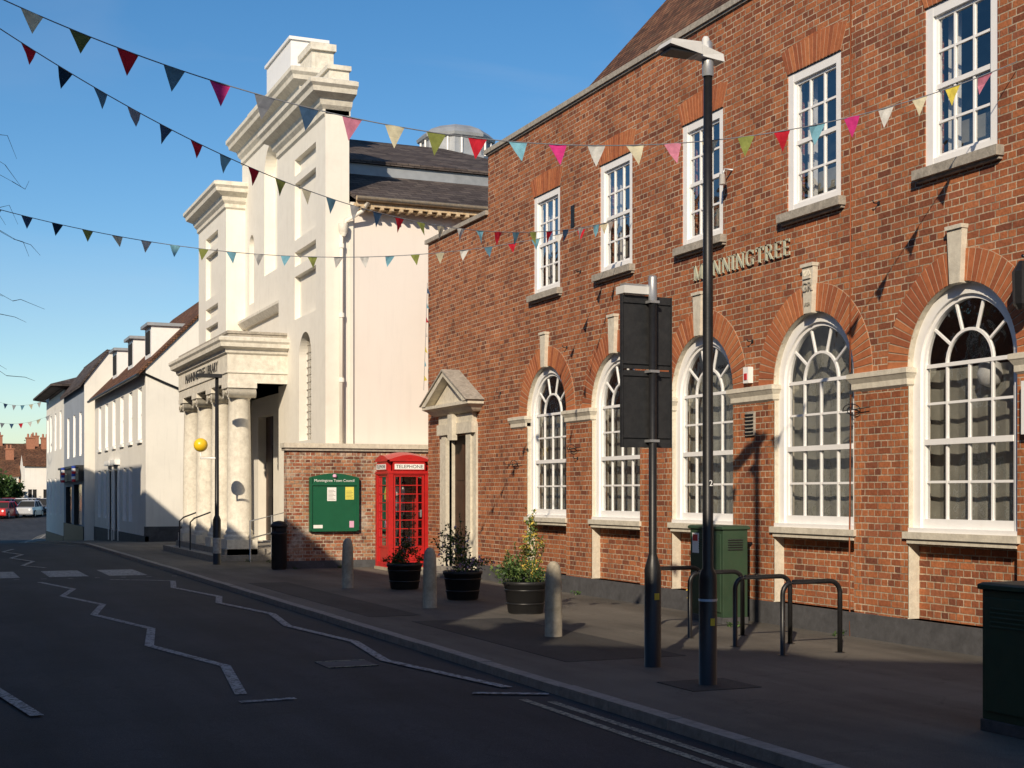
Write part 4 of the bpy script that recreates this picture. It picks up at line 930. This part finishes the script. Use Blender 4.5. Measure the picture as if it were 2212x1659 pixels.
# ================================================================= bunting
def bunting(name,p0,p1,sag,t0,t1,spacing,cols,size=.19):
    e=empty(name); q=MB(); p0=Vector(p0);p1=Vector(p1)
    def C(t): v=p0+(p1-p0)*t; v.z-=4*sag*t*(1-t); return v
    N=90; pts=[C(t0+(t1-t0)*k/N) for k in range(N+1)]; q.tube(pts,.005,'fs',5)
    L=(p1-p0).length; n=int((t1-t0)*L/spacing); 
    for k in range(n):
        t=t0+(k+.5)*spacing/L
        if t>t1-.01: break
        a=C(t-size/2/L); b_=C(t+size/2/L); mid=(a+b_)/2
        hd=Vector((p1.x-p0.x,p1.y-p0.y,0)).normalized() if (p1.xy-p0.xy).length>.2 else Vector((0,0,1)); side=Vector((-hd.y,hd.x,0)) if hd.z<.5 else Vector((-.7,-.7,0))
        sw=random.uniform(-.35,.35); h=size*1.12
        dn=Vector((0,0,-1)) if hd.z<.5 else Vector((.2,-.6,-.6))
        tip=mid+dn*h*math.cos(sw)+side*h*math.sin(sw)+hd*random.uniform(-.03,.03)
        col='f'+cols[k%len(cols)]
        m1=(a+tip)/2+side*random.uniform(-.015,.015); m2=(b_+tip)/2+side*random.uniform(-.015,.015)
        tp=mid+side*random.uniform(-.01,.01)
        q.poly([a,tp,m1],col,True); q.poly([tp,m2,m1],col,True); q.poly([tp,b_,m2],col,True); q.poly([m1,m2,tip],col,True)
    q.build('string_and_flags',e)
random.seed(9)
bunting('bunting',(.5,11.2,5.36),(9.5,10.2,5.67),.955,-.34,1.0,.352,'rlgcmtbpc'+'cortmsbpcgrlmwcpcgrlmwcypcc',.165)
bunting('bunting',(.61,12.8,5.62),(9.5,18.0,5.64),.82,-.36,1.0,.38,'wgrbtclgm'+'brktsbrlrgctwbrgcwlrtgrbwl',.155)
bunting('bunting',(.86,18.1,5.07),(9.5,18.0,5.64),.59,-.4,1.0,.36,'rgtpwsbrcl'+'bkgcwlglwlgwwlgcwtrlwrc',.135)
bunting('bunting',(9.5,26.85,5.9),(9.42,26.85,3.7),0,0,1,.3,'blrwyly',.12)
bunting('bunting',(3.0,77,6.6),(6.6,79,6.9),.5,-1,1,.5,'bwlcw',.26); bunting('bunting',(3.0,80,5.6),(6.6,81,6.0),.4,-1,1,.5,'brwcs',.26)

# ================================================================= light, sky, camera
W=bpy.data.worlds.new('World'); S.world=W; W.use_nodes=True; nt=W.node_tree; nt.nodes.clear()
sky=nt.nodes.new('ShaderNodeTexSky'); sky.sky_type='NISHITA'; sky.sun_disc=False
EL=rad(27); tx,ty=.6,.8
sky.sun_elevation=EL; sky.sun_rotation=math.atan2(-tx,-ty); sky.air_density=1.0; sky.dust_density=.4; sky.ozone_density=2.6
bg=nt.nodes.new('ShaderNodeBackground'); bg.inputs[1].default_value=.118
hs=nt.nodes.new('ShaderNodeHueSaturation'); hs.inputs['Saturation'].default_value=1.3
wo=nt.nodes.new('ShaderNodeOutputWorld'); nt.links.new(sky.outputs[0],hs.inputs['Color']); 
tc_=nt.nodes.new('ShaderNodeTexCoord'); mp=nt.nodes.new('ShaderNodeMapping'); mp.inputs['Scale'].default_value=(2,2,7); nt.links.new(tc_.outputs['Generated'],mp.inputs[0])
no=nt.nodes.new('ShaderNodeTexNoise'); no.inputs['Scale'].default_value=1.6; no.inputs['Detail'].default_value=8; no.inputs['Distortion'].default_value=.6; nt.links.new(mp.outputs[0],no.inputs['Vector'])
cr=nt.nodes.new('ShaderNodeValToRGB'); cr.color_ramp.elements[0].position=.52; cr.color_ramp.elements[0].color=(0,0,0,1); cr.color_ramp.elements[1].position=.9; cr.color_ramp.elements[1].color=(.22,.22,.22,1); nt.links.new(no.outputs['Fac'],cr.inputs[0])
mx=nt.nodes.new('ShaderNodeMix'); mx.data_type='RGBA'; nt.links.new(cr.outputs[0],mx.inputs[0]); nt.links.new(hs.outputs[0],mx.inputs[6]); mx.inputs[7].default_value=(5,5.3,6,1)
nt.links.new(mx.outputs[2],bg.inputs[0]); nt.links.new(bg.outputs[0],wo.inputs[0])
sd=bpy.data.lights.new('sun','SUN'); sd.energy=5.0; sd.angle=rad(.5); sd.color=(1,.85,.65)
so=bpy.data.objects.new('sun',sd); S.collection.objects.link(so)
so.rotation_euler=Vector((tx*math.cos(EL),ty*math.cos(EL),-math.sin(EL))).to_track_quat('-Z','Y').to_euler()
cd=bpy.data.cameras.new('camera'); cam=bpy.data.objects.new('camera',cd); S.collection.objects.link(cam)
cam.location=(0,0,1.6); cam.rotation_euler=(rad(90),0,-TH); cd.sensor_width=36; cd.lens=3000/2212*36; cd.shift_y=235.5/2212; cd.clip_end=4000; cd.clip_start=.05
S.camera=cam
S.view_settings.view_transform='Standard'; S.view_settings.look='None'; S.view_settings.exposure=0
